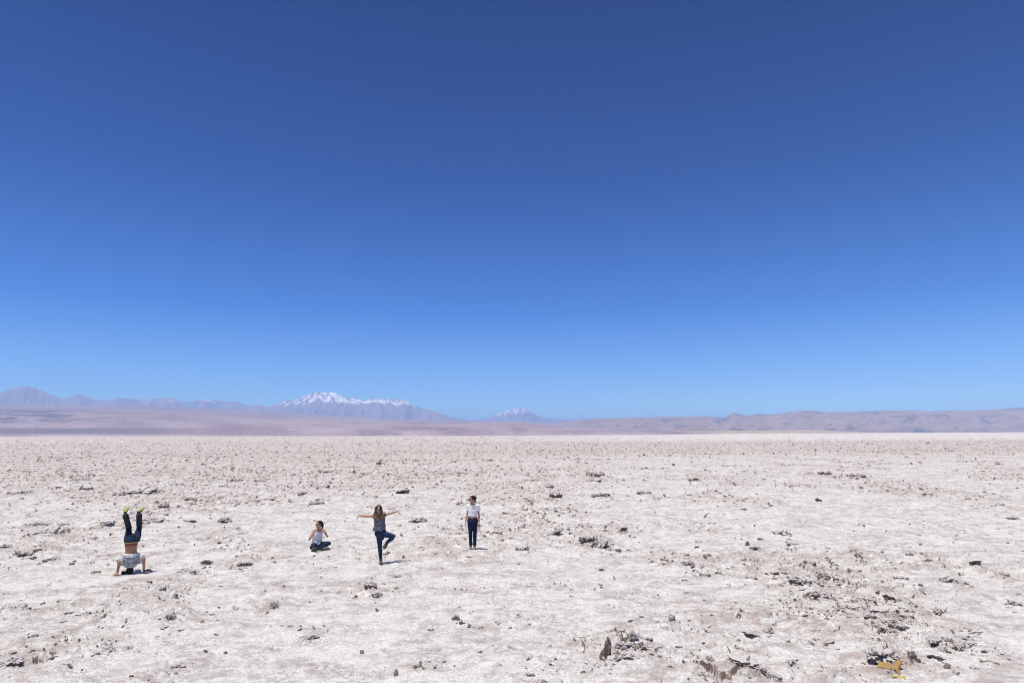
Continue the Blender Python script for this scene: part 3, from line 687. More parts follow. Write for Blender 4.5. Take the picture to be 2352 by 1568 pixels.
# ------------------------------------------------------------------ people
V3 = lambda *a: np.array(a, float)
def unit(v): v = np.asarray(v, float); return v / max(np.linalg.norm(v), 1e-9)
class Soft:
    """collects tapered tubes; fuse() grows them into one continuous surface"""
    def __init__(s): s.v = []; s.f = []; s.n = 0
    def add(s, v, f):
        s.v += [tuple(x) for x in v]; s.f += [tuple(i + s.n for i in q) for q in f]; s.n += len(v)
    def tube(s, pts, side=(1, 0, 0), seg=14, caps=('round', 'round')):
        """pts: (position, radius across, radius deep)"""
        P = [np.asarray(p[0], float) for p in pts]; R = [(p[1], p[2] if len(p) > 2 else p[1]) for p in pts]
        n = len(P); rings = []
        tans = [unit(P[min(i + 1, n - 1)] - P[max(i - 1, 0)]) for i in range(n)]
        def ring(c, t, rx, ry):
            sd = np.asarray(side, float); x = sd - t * sd.dot(t)
            if np.linalg.norm(x) < 1e-3: x = np.cross(t, V3(0, 0, 1) if abs(t[2]) < .9 else V3(1, 0, 0))
            x = unit(x); y = np.cross(t, x)
            return [c + x * rx * math.cos(a) + y * ry * math.sin(a) for a in np.arange(seg) * 2 * np.pi / seg]
        def cap(i, sgn):
            t = tans[i] * sgn; rx, ry = R[i]; r = min(rx, ry); o = []
            for a in (35, 65): o.append(ring(P[i] + t * r * math.sin(math.radians(a)), tans[i], rx * math.cos(math.radians(a)), ry * math.cos(math.radians(a))))
            return o, P[i] + t * r
        if caps[0] == 'round': o, e0 = cap(0, -1); rings += o[::-1]
        else: e0 = P[0]
        for i in range(n): rings.append(ring(P[i], tans[i], *R[i]))
        if caps[1] == 'round': o, e1 = cap(n - 1, 1); rings += o
        else: e1 = P[-1]
        v = [e0] + [q for r in rings for q in r] + [e1]; f = []
        for k in range(seg):
            f.append((0, 1 + (k + 1) % seg, 1 + k))
            for r in range(len(rings) - 1):
                a = 1 + r * seg; b = a + seg
                f.append((a + k, a + (k + 1) % seg, b + (k + 1) % seg, b + k))
            a = 1 + (len(rings) - 1) * seg
            f.append((a + k, a + (k + 1) % seg, len(v) - 1))
        s.add(v, f)
    def ball(s, c, r, ax=None):
        """ellipsoid, r three radii along the axes ax"""
        v, f = ICO3; A = np.eye(3) if ax is None else np.array(ax)
        s.add(np.asarray(c, float) + (v * np.array(r)) @ A, f)
    def fuse(s, name, mat, parent, voxel=.006, smooth=2, fold=0.0, ff=14.0, seed=0, remesh=True):
        me = bpy.data.meshes.new(name); me.from_pydata(s.v, [], s.f); me.update()
        bm = bmesh.new(); bm.from_mesh(me); bmesh.ops.recalc_face_normals(bm, faces=bm.faces); bm.to_mesh(me); bm.free()
        o = bpy.data.objects.new(name, me); SC.collection.objects.link(o)
        if remesh:
            r = o.modifiers.new('r', 'REMESH'); r.mode = 'VOXEL'; r.voxel_size = voxel
            if smooth: q = o.modifiers.new('s', 'SMOOTH'); q.factor = .5; q.iterations = smooth
            dg = bpy.context.evaluated_depsgraph_get(); m2 = bpy.data.meshes.new_from_object(o.evaluated_get(dg))
            o.modifiers.clear(); o.data = m2; m2.name = name; bpy.data.meshes.remove(me); me = m2
        if fold:
            n = len(me.vertices); co = np.empty(n * 3, np.float32); me.vertices.foreach_get('co', co); co = co.reshape(-1, 3)
            no = np.empty(n * 3, np.float32); me.vertices.foreach_get('normal', no); no = no.reshape(-1, 3)
            p = co * np.array([1, 1, .55])
            d = PN3(p + seed * 3.7, ff, 200) + .5 * PN3(p + seed * 3.7, ff * 2.3, 210)
            me.vertices.foreach_set('co', np.ascontiguousarray(co + no * (fold * d)[:, None], np.float32).ravel())
        me.polygons.foreach_set('use_smooth', np.ones(len(me.polygons), bool))
        me.materials.clear(); me.materials.append(mat); me.update()
        o.parent = parent
        return o

def mat_skin(name, c):
    s = NT(name, .5, .35); n = s.noise(18, 4)
    s.color(s.mix(s.rng(n, .3, .7), tuple(x * .88 for x in c), tuple(min(1, x * 1.08) for x in c))); return s.m
def mat_cloth(name, c1, c2, scale=30, rough=.9, stretch=None):
    s = NT(name, rough, .15); n = s.noise(scale, 5, .65, stretch=stretch); w = s.noise(420, 2)
    s.color(s.mix(s.rng(n, .3, .7), c1, c2)); s.bump(w, .3, .002); return s.m
def mat_print(name, ground, light, scale):
    s = NT(name, .9, .15); v = s.n('ShaderNodeTexVoronoi'); v.inputs['Scale'].default_value = scale; s.l(s.coord(), v.inputs['Vector'])
    f = s.math('MULTIPLY', s.rng(v.outputs['Distance'], .34, .24), s.rng(s.noise(22, 3), .38, .55))
    s.color(s.mix(f, s.mix(s.noise(12, 4), ground, tuple(x * 1.6 for x in ground)), light)); return s.m
SKIN = mat_skin('skin', (.50, .285, .195)); SKIN_T = mat_skin('tanned_skin', (.40, .20, .125))
DENIM = mat_cloth('denim', (.010, .017, .042), (.022, .036, .078), 16); DENIM_B = mat_cloth('blue_denim', (.013, .024, .055), (.030, .055, .115), 12)
DENIM_H = mat_cloth('grey_blue_denim', (.013, .023, .040), (.030, .050, .080), 12)
WHITE_C = mat_cloth('white_cotton', (.80, .79, .79), (.90, .89, .89), 9); LILAC_C = mat_cloth('thin_white_cotton', (.66, .64, .70), (.80, .78, .82), 9)
GREY_C = mat_cloth('grey_jersey', (.22, .215, .225), (.52, .51, .51), 10, stretch=(1, 1, 3.)); PRINT_C = mat_print('floral_print', (.075, .078, .10), (.52, .52, .55), 38)
HAIR_D = mat_cloth('dark_hair', (.010, .007, .006), (.035, .022, .016), 60, .55, (1, 1, .15)); HAIR_K = mat_cloth('black_hair', (.006, .005, .005), (.018, .013, .011), 60, .55, (1, 1, .15))
LEATHER = mat_plain('brown_leather', (.09, .04, .022), (.14, .07, .04), 30, .6); BOOT = mat_plain('boot_suede', (.14, .115, .08), (.24, .205, .15), 30, .9)
BOOT_D = mat_plain('dark_boot', (.05, .042, .034), (.12, .10, .08), 30, .9); SOLE = mat_plain('rubber_sole', (.02, .018, .016), (.045, .04, .035), 30, .8)
LIME = mat_plain('lime_rubber', (.30, .36, .07), (.46, .48, .15), 60, .8); LENS = mat_plain('dark_lens', (.012, .008, .007), (.03, .014, .010), 20, .12, .5)
RED_C = mat_cloth('red_cotton', (.22, .055, .04), (.34, .10, .075), 40); TAN_C = mat_cloth('tan_web', (.30, .19, .075), (.40, .27, .12), 40)
METAL = mat_plain('buckle_metal', (.35, .34, .32), (.5, .48, .45), 20, .3, .6); LIPS = mat_plain('lips', (.36, .12, .10), (.42, .16, .13), 30, .5)
EYE = mat_plain('eye_white', (.6, .58, .55), (.7, .68, .66), 30, .3)
def mat_ombre():
    s = NT('ombre_hair', .5, .3); n = s.noise(60, 4, .6, stretch=(1, 1, .15))
    z = s.n('ShaderNodeSeparateXYZ'); s.l(s.coord(), z.inputs[0])
    f = s.rng(s.math('ADD', z.outputs['Z'], s.math('MULTIPLY', s.math('SUBTRACT', n, .5), .22)), 1.50, 1.27)
    s.color(s.mix(f, s.mix(n, (.018, .010, .007), (.06, .034, .02)), s.mix(n, (.20, .105, .045), (.42, .26, .12)))); return s.m
OMBRE = mat_ombre()

def head_axes(face, upv):
    F = unit(face); U = unit(np.asarray(upv, float) - F * np.dot(upv, F)); S = np.cross(F, U); return S, F, U
def add_head(b, c, ax):
    S, F, U = ax; A = [S, F, U]
    P = lambda s_, f_, u_: np.asarray(c, float) + S * s_ + F * f_ + U * u_
    b.ball(P(0, -.012, .028), (.072, .090, .084), A)
    b.tube([(P(0, .030, .05), .060, .055), (P(0, .034, .0), .061, .058), (P(0, .036, -.045), .054, .052), (P(0, .042, -.08), .040, .040), (P(0, .052, -.102), .024, .026)], side=S)
    b.tube([(P(0, .088, .022), .009), (P(0, .104, -.008), .011), (P(0, .108, -.022), .013)], side=S, seg=8)
    for q in (-1, 1):
        b.ball(P(q * .072, -.008, -.008), (.010, .020, .032), A)
        b.ball(P(q * .028, .082, .026), (.024, .012, .009), A)
        b.ball(P(q * .036, .066, -.028), (.022, .020, .020), A)
    b.ball(P(0, .082, -.060), (.024, .012, .007), A); b.ball(P(0, .080, -.071), (.020, .011, .007), A)
    return P
def add_hand(b, w, d, pn_, thumb, curl=.35, spread=.10, L=.175, scale=1.0):
    """w wrist, d towards the fingers, pn_ out of the palm, thumb: the side the thumb is on"""
    d = unit(d); pn_ = unit(np.asarray(pn_, float) - d * np.dot(pn_, d)); t = unit(np.asarray(thumb, float)); t = unit(t - d * t.dot(d) - pn_ * t.dot(pn_))
    s = L / .175 * scale; w = np.asarray(w, float)
    b.tube([(w, .026 * s, .019 * s), (w + d * .035 * s, .034 * s, .015 * s), (w + d * .082 * s, .039 * s, .013 * s)], side=t, seg=12)
    for k, (off, ln) in enumerate(((.030, .072), (.010, .080), (-.010, .075), (-.029, .058))):
        base = w + d * (.080 * s) + t * off * s; dd = unit(d + t * (off * spread * 25)); p = [base - dd * .02 * s, base]; a = 0
        for j, fr in enumerate((.45, .32, .23)):
            a += curl * (.6 + .25 * k * .4 + .2 * j); q = unit(dd * math.cos(a) + pn_ * math.sin(a)); p.append(p[-1] + q * ln * fr * s)
        b.tube([(p[0], .0088 * s), (p[1], .0092 * s), (p[2], .0084 * s), (p[3], .0076 * s), (p[4], .0066 * s)], side=t, seg=8)
    tb = w + d * .022 * s + t * .026 * s; t1 = tb + unit(d * .75 + t * .75 + pn_ * .25) * .034 * s; t2 = t1 + unit(d + t * .35 + pn_ * .35) * .030 * s; t3 = t2 + unit(d + t * .05 + pn_ * .45) * .024 * s
    b.tube([(tb, .013 * s), (t1, .0112 * s), (t2, .0098 * s), (t3, .0078 * s)], side=pn_, seg=8)
def limb(b, pts, side=(1, 0, 0)): b.tube(pts, side=side)
def lerp(a, b, t): return np.asarray(a, float) * (1 - t) + np.asarray(b, float) * t

def arm(b, sh, el, wr, k=1.0, side=(0, 1, 0)):
    b.tube([(sh, .047 * k), (lerp(sh, el, .35), .043 * k), (lerp(sh, el, .8), .037 * k), (el, .036 * k), (lerp(el, wr, .25), .038 * k), (lerp(el, wr, .7), .029 * k), (wr, .024 * k)], side=side)
def leg_pts(hip, kn, an, k=1.0, e=0.0, bend=(0, 0, 0)):
    cal = lerp(kn, an, .28) + np.asarray(bend, float)
    return [(hip, .088 * k + e), (lerp(hip, kn, .3), .080 * k + e), (lerp(hip, kn, .75), .060 * k + e), (kn, .054 * k + e), (cal, .054 * k + e), (lerp(kn, an, .65), .043 * k + e), (an, .034 * k + e)]
def foot(b, an, heel, toe, e=0.0, upv=(0, 0, 1)):
    heel = np.asarray(heel, float); toe = np.asarray(toe, float); d = unit(toe - heel); sd = np.cross(d, unit(upv))
    up_ = unit(np.cross(sd, d))
    L = np.linalg.norm(toe - heel)
    b.tube([(an, .036 + e, .036 + e), (lerp(an, heel + up_ * .035 + d * .05, .6), .036 + e, .040 + e), (heel + up_ * .036 + d * .045, .035 + e, .038 + e)], side=sd)
    b.tube([(heel + up_ * .034 + d * .032, .032 + e, .034 + e), (heel + up_ * .036 + d * L * .4, .038 + e, .040 + e), (heel + up_ * .028 + d * L * .68, .045 + e, .030 + e), (toe + up_ * .022 - d * .035, .038 + e, .021 + e)], side=sd)
def make_boot(parent, an, heel, toe, shaft, mat, upv=(0, 0, 1), name='boot', sole=SOLE):
    b = Soft(); foot(b, an, heel, toe, .006, upv)
    if shaft is not None: b.tube([(an, .043), (shaft, .047)], caps=('round', 'flat'))
    o = b.fuse(name, mat, parent, .006, 1)
    heel = np.asarray(heel, float); toe = np.asarray(toe, float); d = unit(toe - heel); sd = np.cross(d, unit(upv)); u = unit(np.cross(sd, d)); L = np.linalg.norm(toe - heel)
    q = Soft(); q.tube([(heel + d * .02 - u * .004, .036, .011), (heel + d * L * .35 - u * .004, .040, .011), (heel + d * L * .68 - u * .004, .050, .011), (toe - d * .03 - u * .002, .044, .010)], side=sd)
    q.fuse('sole', sole, o, remesh=False)
    return o
def glasses(parent, P, ax, k=1.0):
    S, F, U = ax; b = Soft()
    b.tube([(P(-.030, .108, .020), .004), (P(.030, .108, .020), .004)], side=U, seg=6)
    for q in (-1, 1): b.tube([(P(q * .058, .094, .018), .0045), (P(q * .070, .05, .016), .0035), (P(q * .074, -.01, .010), .0035)], side=U, seg=6)
    o = b.fuse('sunglasses', LENS, parent, remesh=False)
    for q in (-1, 1):
        l_ = Soft(); l_.ball(P(q * .033, .101, .008), (.030 * k, .007, .024 * k), [unit(S + F * q * -.22), unit(F + S * q * .22), U]); l_.fuse('lens', LENS, o, remesh=False)
    return o
def face_bits(parent, P, ax, eyes=False):
    S, F, U = ax
    b = Soft(); b.ball(P(0, .093, -.061), (.020, .005, .0045), [S, F, U]); b.ball(P(0, .091, -.070), (.017, .005, .005), [S, F, U]); b.fuse('lips', LIPS, parent, remesh=False)
    if eyes:
        for q in (-1, 1): e = Soft(); e.ball(P(q * .029, .088, .010), (.012, .006, .006), [S, F, U]); e.fuse('eye', EYE, parent, remesh=False)
def hair_cap(b, P, ax, vol=1.0):
    S, F, U = ax; A = [S, F, U]
    b.ball(P(0, -.026, .042), (.080 * vol, .090 * vol, .082 * vol), A); b.ball(P(0, -.052, .0), (.072 * vol, .062 * vol, .078 * vol), A)
    for q in (-1, 1): b.tube([(P(q * .03, .048, .098), .022, .016), (P(q * .062, .028, .062), .020, .024), (P(q * .073, .008, .02), .014, .024)], side=F)
def strands(b, P, ax, rg, roots, ends, n, r=.007, wave=.012):
    for i in range(n):
        a = rg.random(); rt = [lerp(x, y, a) for x, y in zip(roots[:-1], roots[1:])][rg.integers(len(roots) - 1)] + rg.normal(size=3) * .008
        e = [lerp(x, y, a) for x, y in zip(ends[:-1], ends[1:])][rg.integers(len(ends) - 1)] + rg.normal(size=3) * .018
        ph = rg.random() * 6; pts = []
        for j in range(8):
            t = j / 7; p = lerp(rt, e, t) + V3(math.sin(ph + t * 9), math.cos(ph * 1.7 + t * 8), 0) * wave * t
            pts.append((p, r * (1.25 - .9 * t * t), r * (.9 - .6 * t)))
        b.tube(pts, seg=6)
def person(key, label, rz=None, dz=0.0):
    x, y = PPOS[key]; o = bpy.data.objects.new('person', None); link(o)
    o.location = (x, y, gz(x, y) + dz); o.rotation_euler.z = -math.atan2(x, y) if rz is None else rz
    return tag(o, label, 'person', 'people posing on the salt flat')

def person_standing():
    r = person('stand', 'woman standing straight in a cropped white shirt and jeans, head turned to her right')
    X = lambda zx, zy, yy=0.0: V3((zx - 440) * .00136, yy, (1402 - zy) * .00136)
    b = Soft()
    HL, HR = X(382, 800), X(490, 800, .01); KL, KR = X(388, 1040, -.015), X(490, 1040, -.005); AL, AR = X(398, 1300, .01), X(488, 1310, .01)
    ct = 438
    b.tube([(X(ct, 835), .105, .085), (X(ct, 775), .165, .112), (X(ct, 715), .142, .095), (X(ct, 640), .120, .086), (X(ct, 560), .135, .098), (X(ct, 480), .146, .094), (X(ct, 428), .120, .072), (X(ct + 2, 400), .062, .056)])
    SL, SR = X(347, 440), X(552, 438)
    for s_ in (SL, SR): b.tube([(X(ct, 425), .055, .055), (lerp(X(ct, 425), s_, .6), .052), (s_, .050)])
    b.tube([(X(ct, 405, -.03), .045, .03), (X(ct, 430, -.075), .034, .022), (X(ct, 462, -.098), .012, .014)])
    hd = X(425, 292, -.02); ax = head_axes((-.86, -.46, -.06), (.03, 0, 1))
    b.tube([(X(ct, 412, .01), .056), (X(434, 380, .0), .049), (hd + V3(.012, .012, -.05), .050)])
    P = add_head(b, hd, ax)
    EL, ER = X(312, 650, .02), X(580, 655, .02); WL, WR = X(275, 795, -.03), X(582, 800, -.02)
    arm(b, SL, EL, WL, .90); arm(b, SR, ER, WR, .90)
    add_hand(b, WL, (-.12, -.12, -1), (1, .1, 0), (.1, -1, 0), .30, L=.16); add_hand(b, WR, (-.08, -.12, -1), (-1, .1, 0), (-.1, -1, 0), .30, L=.16)
    for h_, k_, a_ in ((HL, KL, AL), (HR, KR, AR)): limb(b, leg_pts(h_, k_, a_, .92, 0, (0, .012, 0)))
    hl = [(X(392, 1398, .06), X(405, 1402, -.19)), (X(487, 1398, .05), X(474, 1402, -.19))]
    for (hh, tt), a_ in zip(hl, (AL, AR)): hh[2] = .012; tt[2] = .012; foot(b, a_, hh, tt)
    body = b.fuse('body', SKIN, r, .0055, 2)
    face_bits(r, P, ax); glasses(r, P, ax)
    h = Soft(); hair_cap(h, P, ax, 1.0); h.ball(P(0, -.115, .035), (.045, .042, .045), [ax[0], ax[1], ax[2]]); h.tube([(P(0, -.085, .03), .035), (P(0, -.118, -.025), .025), (P(.01, -.11, -.06), .012)])
    h.fuse('hair', HAIR_D, r, .005, 1, .004, 30)
    j = Soft()
    j.tube([(X(ct, 850), .112, .090), (X(ct, 785), .176, .120), (X(ct, 745), .160, .108), (X(ct, 706), .150, .102)], caps=('round', 'flat'))
    for h_, k_, a_ in ((HL, KL, AL), (HR, KR, AR)):
        pts = leg_pts(h_, k_, a_, .94, .010, (0, .012, 0)); pts[-1] = (lerp(k_, a_, .99), .058, .060); pts[-2] = (pts[-2][0], .052, .054); j.tube(pts, caps=('round', 'flat'))
    j.fuse('jeans', DENIM, r, .006, 1, .005, 16, 1)
    bl = Soft(); bl.tube([(X(ct, 713), .155, .107), (X(ct, 697), .152, .104)], caps=('flat', 'flat'), seg=28); be = bl.fuse('belt', LEATHER, r, remesh=False)
    bk = Soft(); bk.ball(X(425, 705, -.107), (.024, .008, .018)); bk.fuse('buckle', METAL, be, remesh=False)
    s = Soft()
    s.tube([(X(432, 664), .150, .112), (X(436, 620), .146, .108), (X(ct, 560), .150, .110), (X(ct, 480), .158, .100), (X(ct, 440), .134, .072), (X(ct + 2, 418, .025), .090, .045)], caps=('flat', 'flat'))
    for s_, e_ in ((SL, EL), (SR, ER)): s.tube([(X(ct, 432), .060), (lerp(X(ct, 432), s_, .7), .066), (s_, .065), (lerp(s_, e_, .50), .064)], caps=('round', 'flat'))
    for q in (-1, 1): s.tube([(X(ct + q * 42, 398, .03), .022, .012), (X(ct + q * 48, 404, -.03), .022, .012), (X(ct + q * 40, 425, -.085), .024, .010), (X(ct + q * 12, 470, -.105), .016, .008)], side=(1, 0, 0))
    s.fuse('shirt', WHITE_C, r, .006, 1, .009, 11, 2)
    make_boot(r, AL, *hl[0], AL + V3(0, 0, .05), BOOT); make_boot(r, AR, *hl[1], AR + V3(0, 0, .05), BOOT)

def person_tree():
    r = person('tree', 'woman balancing on one leg with arms spread wide, long wavy hair and patterned blouse')
    X = lambda zx, zy, yy=0.0: V3((zx - 690) * .00127 - .022 * (1412 - zy) * .00128, yy, (1412 - zy) * .00128)
    b = Soft()
    HL = X(648, 800); KL = X(668, 1050, -.02); AL = X(682, 1315, .02)
    HR = X(728, 790, -.01); KR = X(972, 832, -.10); AR = X(815, 975, -.02)
    tc = lambda y_: 652 + (y_ - 400) * .075
    T = lambda y_, yy=0.0: X(tc(y_), y_, yy)
    b.tube([(T(850), .10, .085), (T(780), .158, .108), (T(720), .138, .095), (T(630), .118, .086), (T(540), .136, .102), (T(450), .145, .094), (T(400), .115, .072), (T(372), .060, .055)])
    SL, SR = X(540, 405), X(768, 385)
    for s_ in (SL, SR): b.tube([(T(400), .052), (lerp(T(400), s_, .6), .050), (s_, .048)])
    hd = X(640, 268, -.02); ax = head_axes((-.04, -1, -.10), (-.03, 0, 1))
    b.tube([(T(385, .01), .055), (X(645, 350, .0), .049), (hd + V3(.0, .02, -.05), .050)])
    P = add_head(b, hd, ax)
    EL, WL = X(372, 408, -.01), X(212, 388, -.02); ER, WR = X(930, 352, .02), X(1058, 318, .02)
    arm(b, SL, EL, WL, .92); arm(b, SR, ER, WR, .92)
    add_hand(b, WL, (-.48, -.12, -.85), (.85, 0, -.48), (0, -1, 0), .15, L=.165); add_hand(b, WR, (.70, -.1, -.70), (-.7, 0, -.7), (0, -1, 0), .22, L=.165)
    limb(b, leg_pts(HL, KL, AL, .92, 0, (0, .012, 0))); limb(b, leg_pts(HR, KR, AR, .92), (0, 1, 0))
    h1, t1 = X(688, 1400, .06), X(692, 1412, -.20); h1[2] = .012; t1[2] = .012
    h2 = X(800, 1000, .015); t2 = X(738, 1098, -.09)
    foot(b, AL, h1, t1); foot(b, AR, h2, t2, 0, (.75, -.25, .55))
    b.fuse('body', SKIN, r, .0055, 2)
    face_bits(r, P, ax); glasses(r, P, ax, 1.08)
    j = Soft()
    j.tube([(T(862), .105, .09), (T(790), .168, .116), (T(740), .156, .108), (T(700), .146, .102)], caps=('round', 'flat'))
    pl = leg_pts(HL, KL, AL, .94, .009, (0, .012, 0)); pl[-1] = (lerp(KL, AL, .93), .044, .046); j.tube(pl, caps=('round', 'flat'))
    pr = leg_pts(HR, KR, AR, .94, .009); pr[-1] = (lerp(KR, AR, .92), .044, .046); j.tube(pr, side=(0, 1, 0), caps=('round', 'flat'))
    j.fuse('jeans', DENIM_B, r, .006, 1, .005, 16, 3)
    s = Soft()
    s.tube([(X(655, 715), .182, .128), (X(655, 680), .178, .128), (T(620), .160, .118), (T(540), .155, .116), (T(450), .162, .108), (T(405), .132, .086), (T(378), .085, .070)], caps=('flat', 'flat'))
    for s_, e_ in ((SL, EL), (SR, ER)): s.tube([(T(410), .062), (lerp(T(410), s_, .7), .062), (s_, .066), (lerp(s_, e_, .12), .072)], side=(0, 1, 0), caps=('round', 'flat'))
    s.fuse('blouse', PRINT_C, r, .006, 1, .012, 10, 4)
    rg = np.random.default_rng(5); h = Soft(); hair_cap(h, P, ax, 1.02)
    h.fuse('hair', OMBRE, r, .005, 1, .004, 30)
    hs = Soft()
    for q in (-1, 1):
        rt = [P(q * .035, .055, .10), P(q * .066, .03, .07), P(q * .078, -.02, .06), P(q * .06, -.07, .03)]
        en = [P(q * .030, .100, -.245), P(q * .075, .095, -.250), P(q * .125, .06, -.215), P(q * .10, -.06, -.22)]
        strands(hs, P, ax, rg, rt, en, 85, .0078, .017)
    strands(hs, P, ax, rg, [P(-.07, -.08, .02), P(0, -.1, .03), P(.07, -.08, .02)], [P(-.10, -.09, -.24), P(0, -.11, -.26), P(.10, -.09, -.24)], 60, .009, .014)
    o = hs.fuse('hair_locks', OMBRE, r, remesh=False)
    make_boot(r, AL, h1, t1, AL + V3(0, 0, .05), BOOT_D); make_boot(r, AR, h2, t2, lerp(AR, KR, .12), BOOT_D, (.75, -.25, .55))

def person_seated():
    r = person('sit', 'woman sitting cross legged in a white sleeveless top, both hands at her shoulders')
    X = lambda zx, zy, yy=0.0: V3((zx - 600) * .00083, yy, (1322 - zy) * .00084)
    b = Soft()
    T = lambda y_, yy=0.0: X(560 + (700 - y_) * .06, y_, yy)
    b.tube([(T(1235, .08), .125, .10), (T(1150, .08), .160, .118), (T(1050, .06), .132, .098), (T(950, .05), .120, .088), (T(830, .04), .138, .100), (T(720, .04), .146, .094), (T(660, .04), .115, .072), (T(620, .04), .060, .055)])
    SL, SR = X(408, 668, .03), X(778, 655, .05)
    for s_ in (SL, SR): b.tube([(T(665, .04), .052), (lerp(T(665, .04), s_, .6), .050), (s_, .047)])
    hd = X(600, 432, .0); ax = head_axes((-.80, -.58, -.02), (.02, .0, 1))
    b.tube([(T(640, .045), .055), (X(612, 570, .03), .049), (hd + V3(.015, .02, -.05), .050)])
    P = add_head(b, hd, ax)
    EL, ER = X(255, 945, -.10), X(912, 860, -.06); WL, WR = X(440, 690, -.120), X(825, 700, -.110)
    arm(b, SL, EL, WL, .90); arm(b, SR, ER, WR, .90)
    add_hand(b, WL, (.38, .15, .9), (.2, 1, -.1), (1, 0, -.3), .35, L=.165); add_hand(b, WR, (-.50, .25, .85), (-.2, 1, -.1), (-1, 0, -.3), .40, L=.165)
    HL, HR = X(500, 1165, .06), X(650, 1165, .06); KL, KR = X(352, 1185, -.28), X(985, 1085, -.14); AL, AR = X(800, 1265, -.30), X(500, 1262, -.34)
    limb(b, leg_pts(HL, KL, AL, .92)); limb(b, leg_pts(HR, KR, AR, .92))
    h1, t1 = X(770, 1272, -.30), X(985, 1248, -.24); h2, t2 = X(520, 1268, -.36), X(345, 1255, -.30)
    foot(b, AL, h1, t1, 0, (.1, -.55, .8)); foot(b, AR, h2, t2, 0, (-.1, -.55, .8))
    b.fuse('body', SKIN, r, .0055, 2)
    face_bits(r, P, ax); glasses(r, P, ax, 1.05)
    j = Soft()
    j.tube([(T(1240, .08), .135, .11), (T(1160, .08), .170, .126), (T(1080, .065), .150, .112)], caps=('round', 'flat'))
    for h_, k_, a_ in ((HL, KL, AL), (HR, KR, AR)):
        pts = leg_pts(h_, k_, a_, .95, .012); pts[-1] = (lerp(k_, a_, .93), .048, .050); j.tube(pts, caps=('round', 'flat'))
    j.fuse('jeans', DENIM, r, .006, 1, .005, 16, 5)
    s = Soft()
    s.tube([(T(1110, .065), .168, .128), (T(1040, .06), .160, .120), (T(950, .05), .150, .110), (T(830, .04), .156, .116), (T(745, .04), .150, .104)], caps=('flat', 'round'))
    for q in (-1, 1): s.tube([(T(760, -.03) + V3(q * .085, 0, 0), .045, .025), (T(690, -.01) + V3(q * .092, 0, 0), .034, .020), (T(640, .04) + V3(q * .085, 0, 0), .028, .020), (T(700, .11) + V3(q * .08, 0, 0), .034, .02), (T(770, .12) + V3(q * .07, 0, 0), .05, .02)], side=(1, 0, 0))
    s.fuse('tank_top', LILAC_C, r, .006, 1, .009, 11, 6)
    kn = Soft(); kn.tube([(X(530, 1070, -.085), .02, .012), (X(560, 1105, -.10), .018, .012), (X(600, 1118, -.10), .018, .012), (X(650, 1085, -.085), .018, .012)], side=(0, 1, 0)); kn.fuse('shirt_hem', WHITE_C, r, .005, 1)
    h = Soft(); hair_cap(h, P, ax, 1.0)
    h.tube([(P(.0, -.095, .05), .040, .036), (P(.0, -.13, .0), .036, .032), (P(.0, -.135, -.06), .032, .028), (P(.0, -.115, -.13), .024, .020), (P(.0, -.10, -.17), .012, .010)])
    h.fuse('hair', HAIR_D, r, .005, 1, .004, 30)
    make_boot(r, AL, h1, t1, lerp(AL, KL, .10), BOOT, (.1, -.55, .8)); make_boot(r, AR, h2, t2, lerp(AR, KR, .10), BOOT_D, (-.1, -.55, .8))

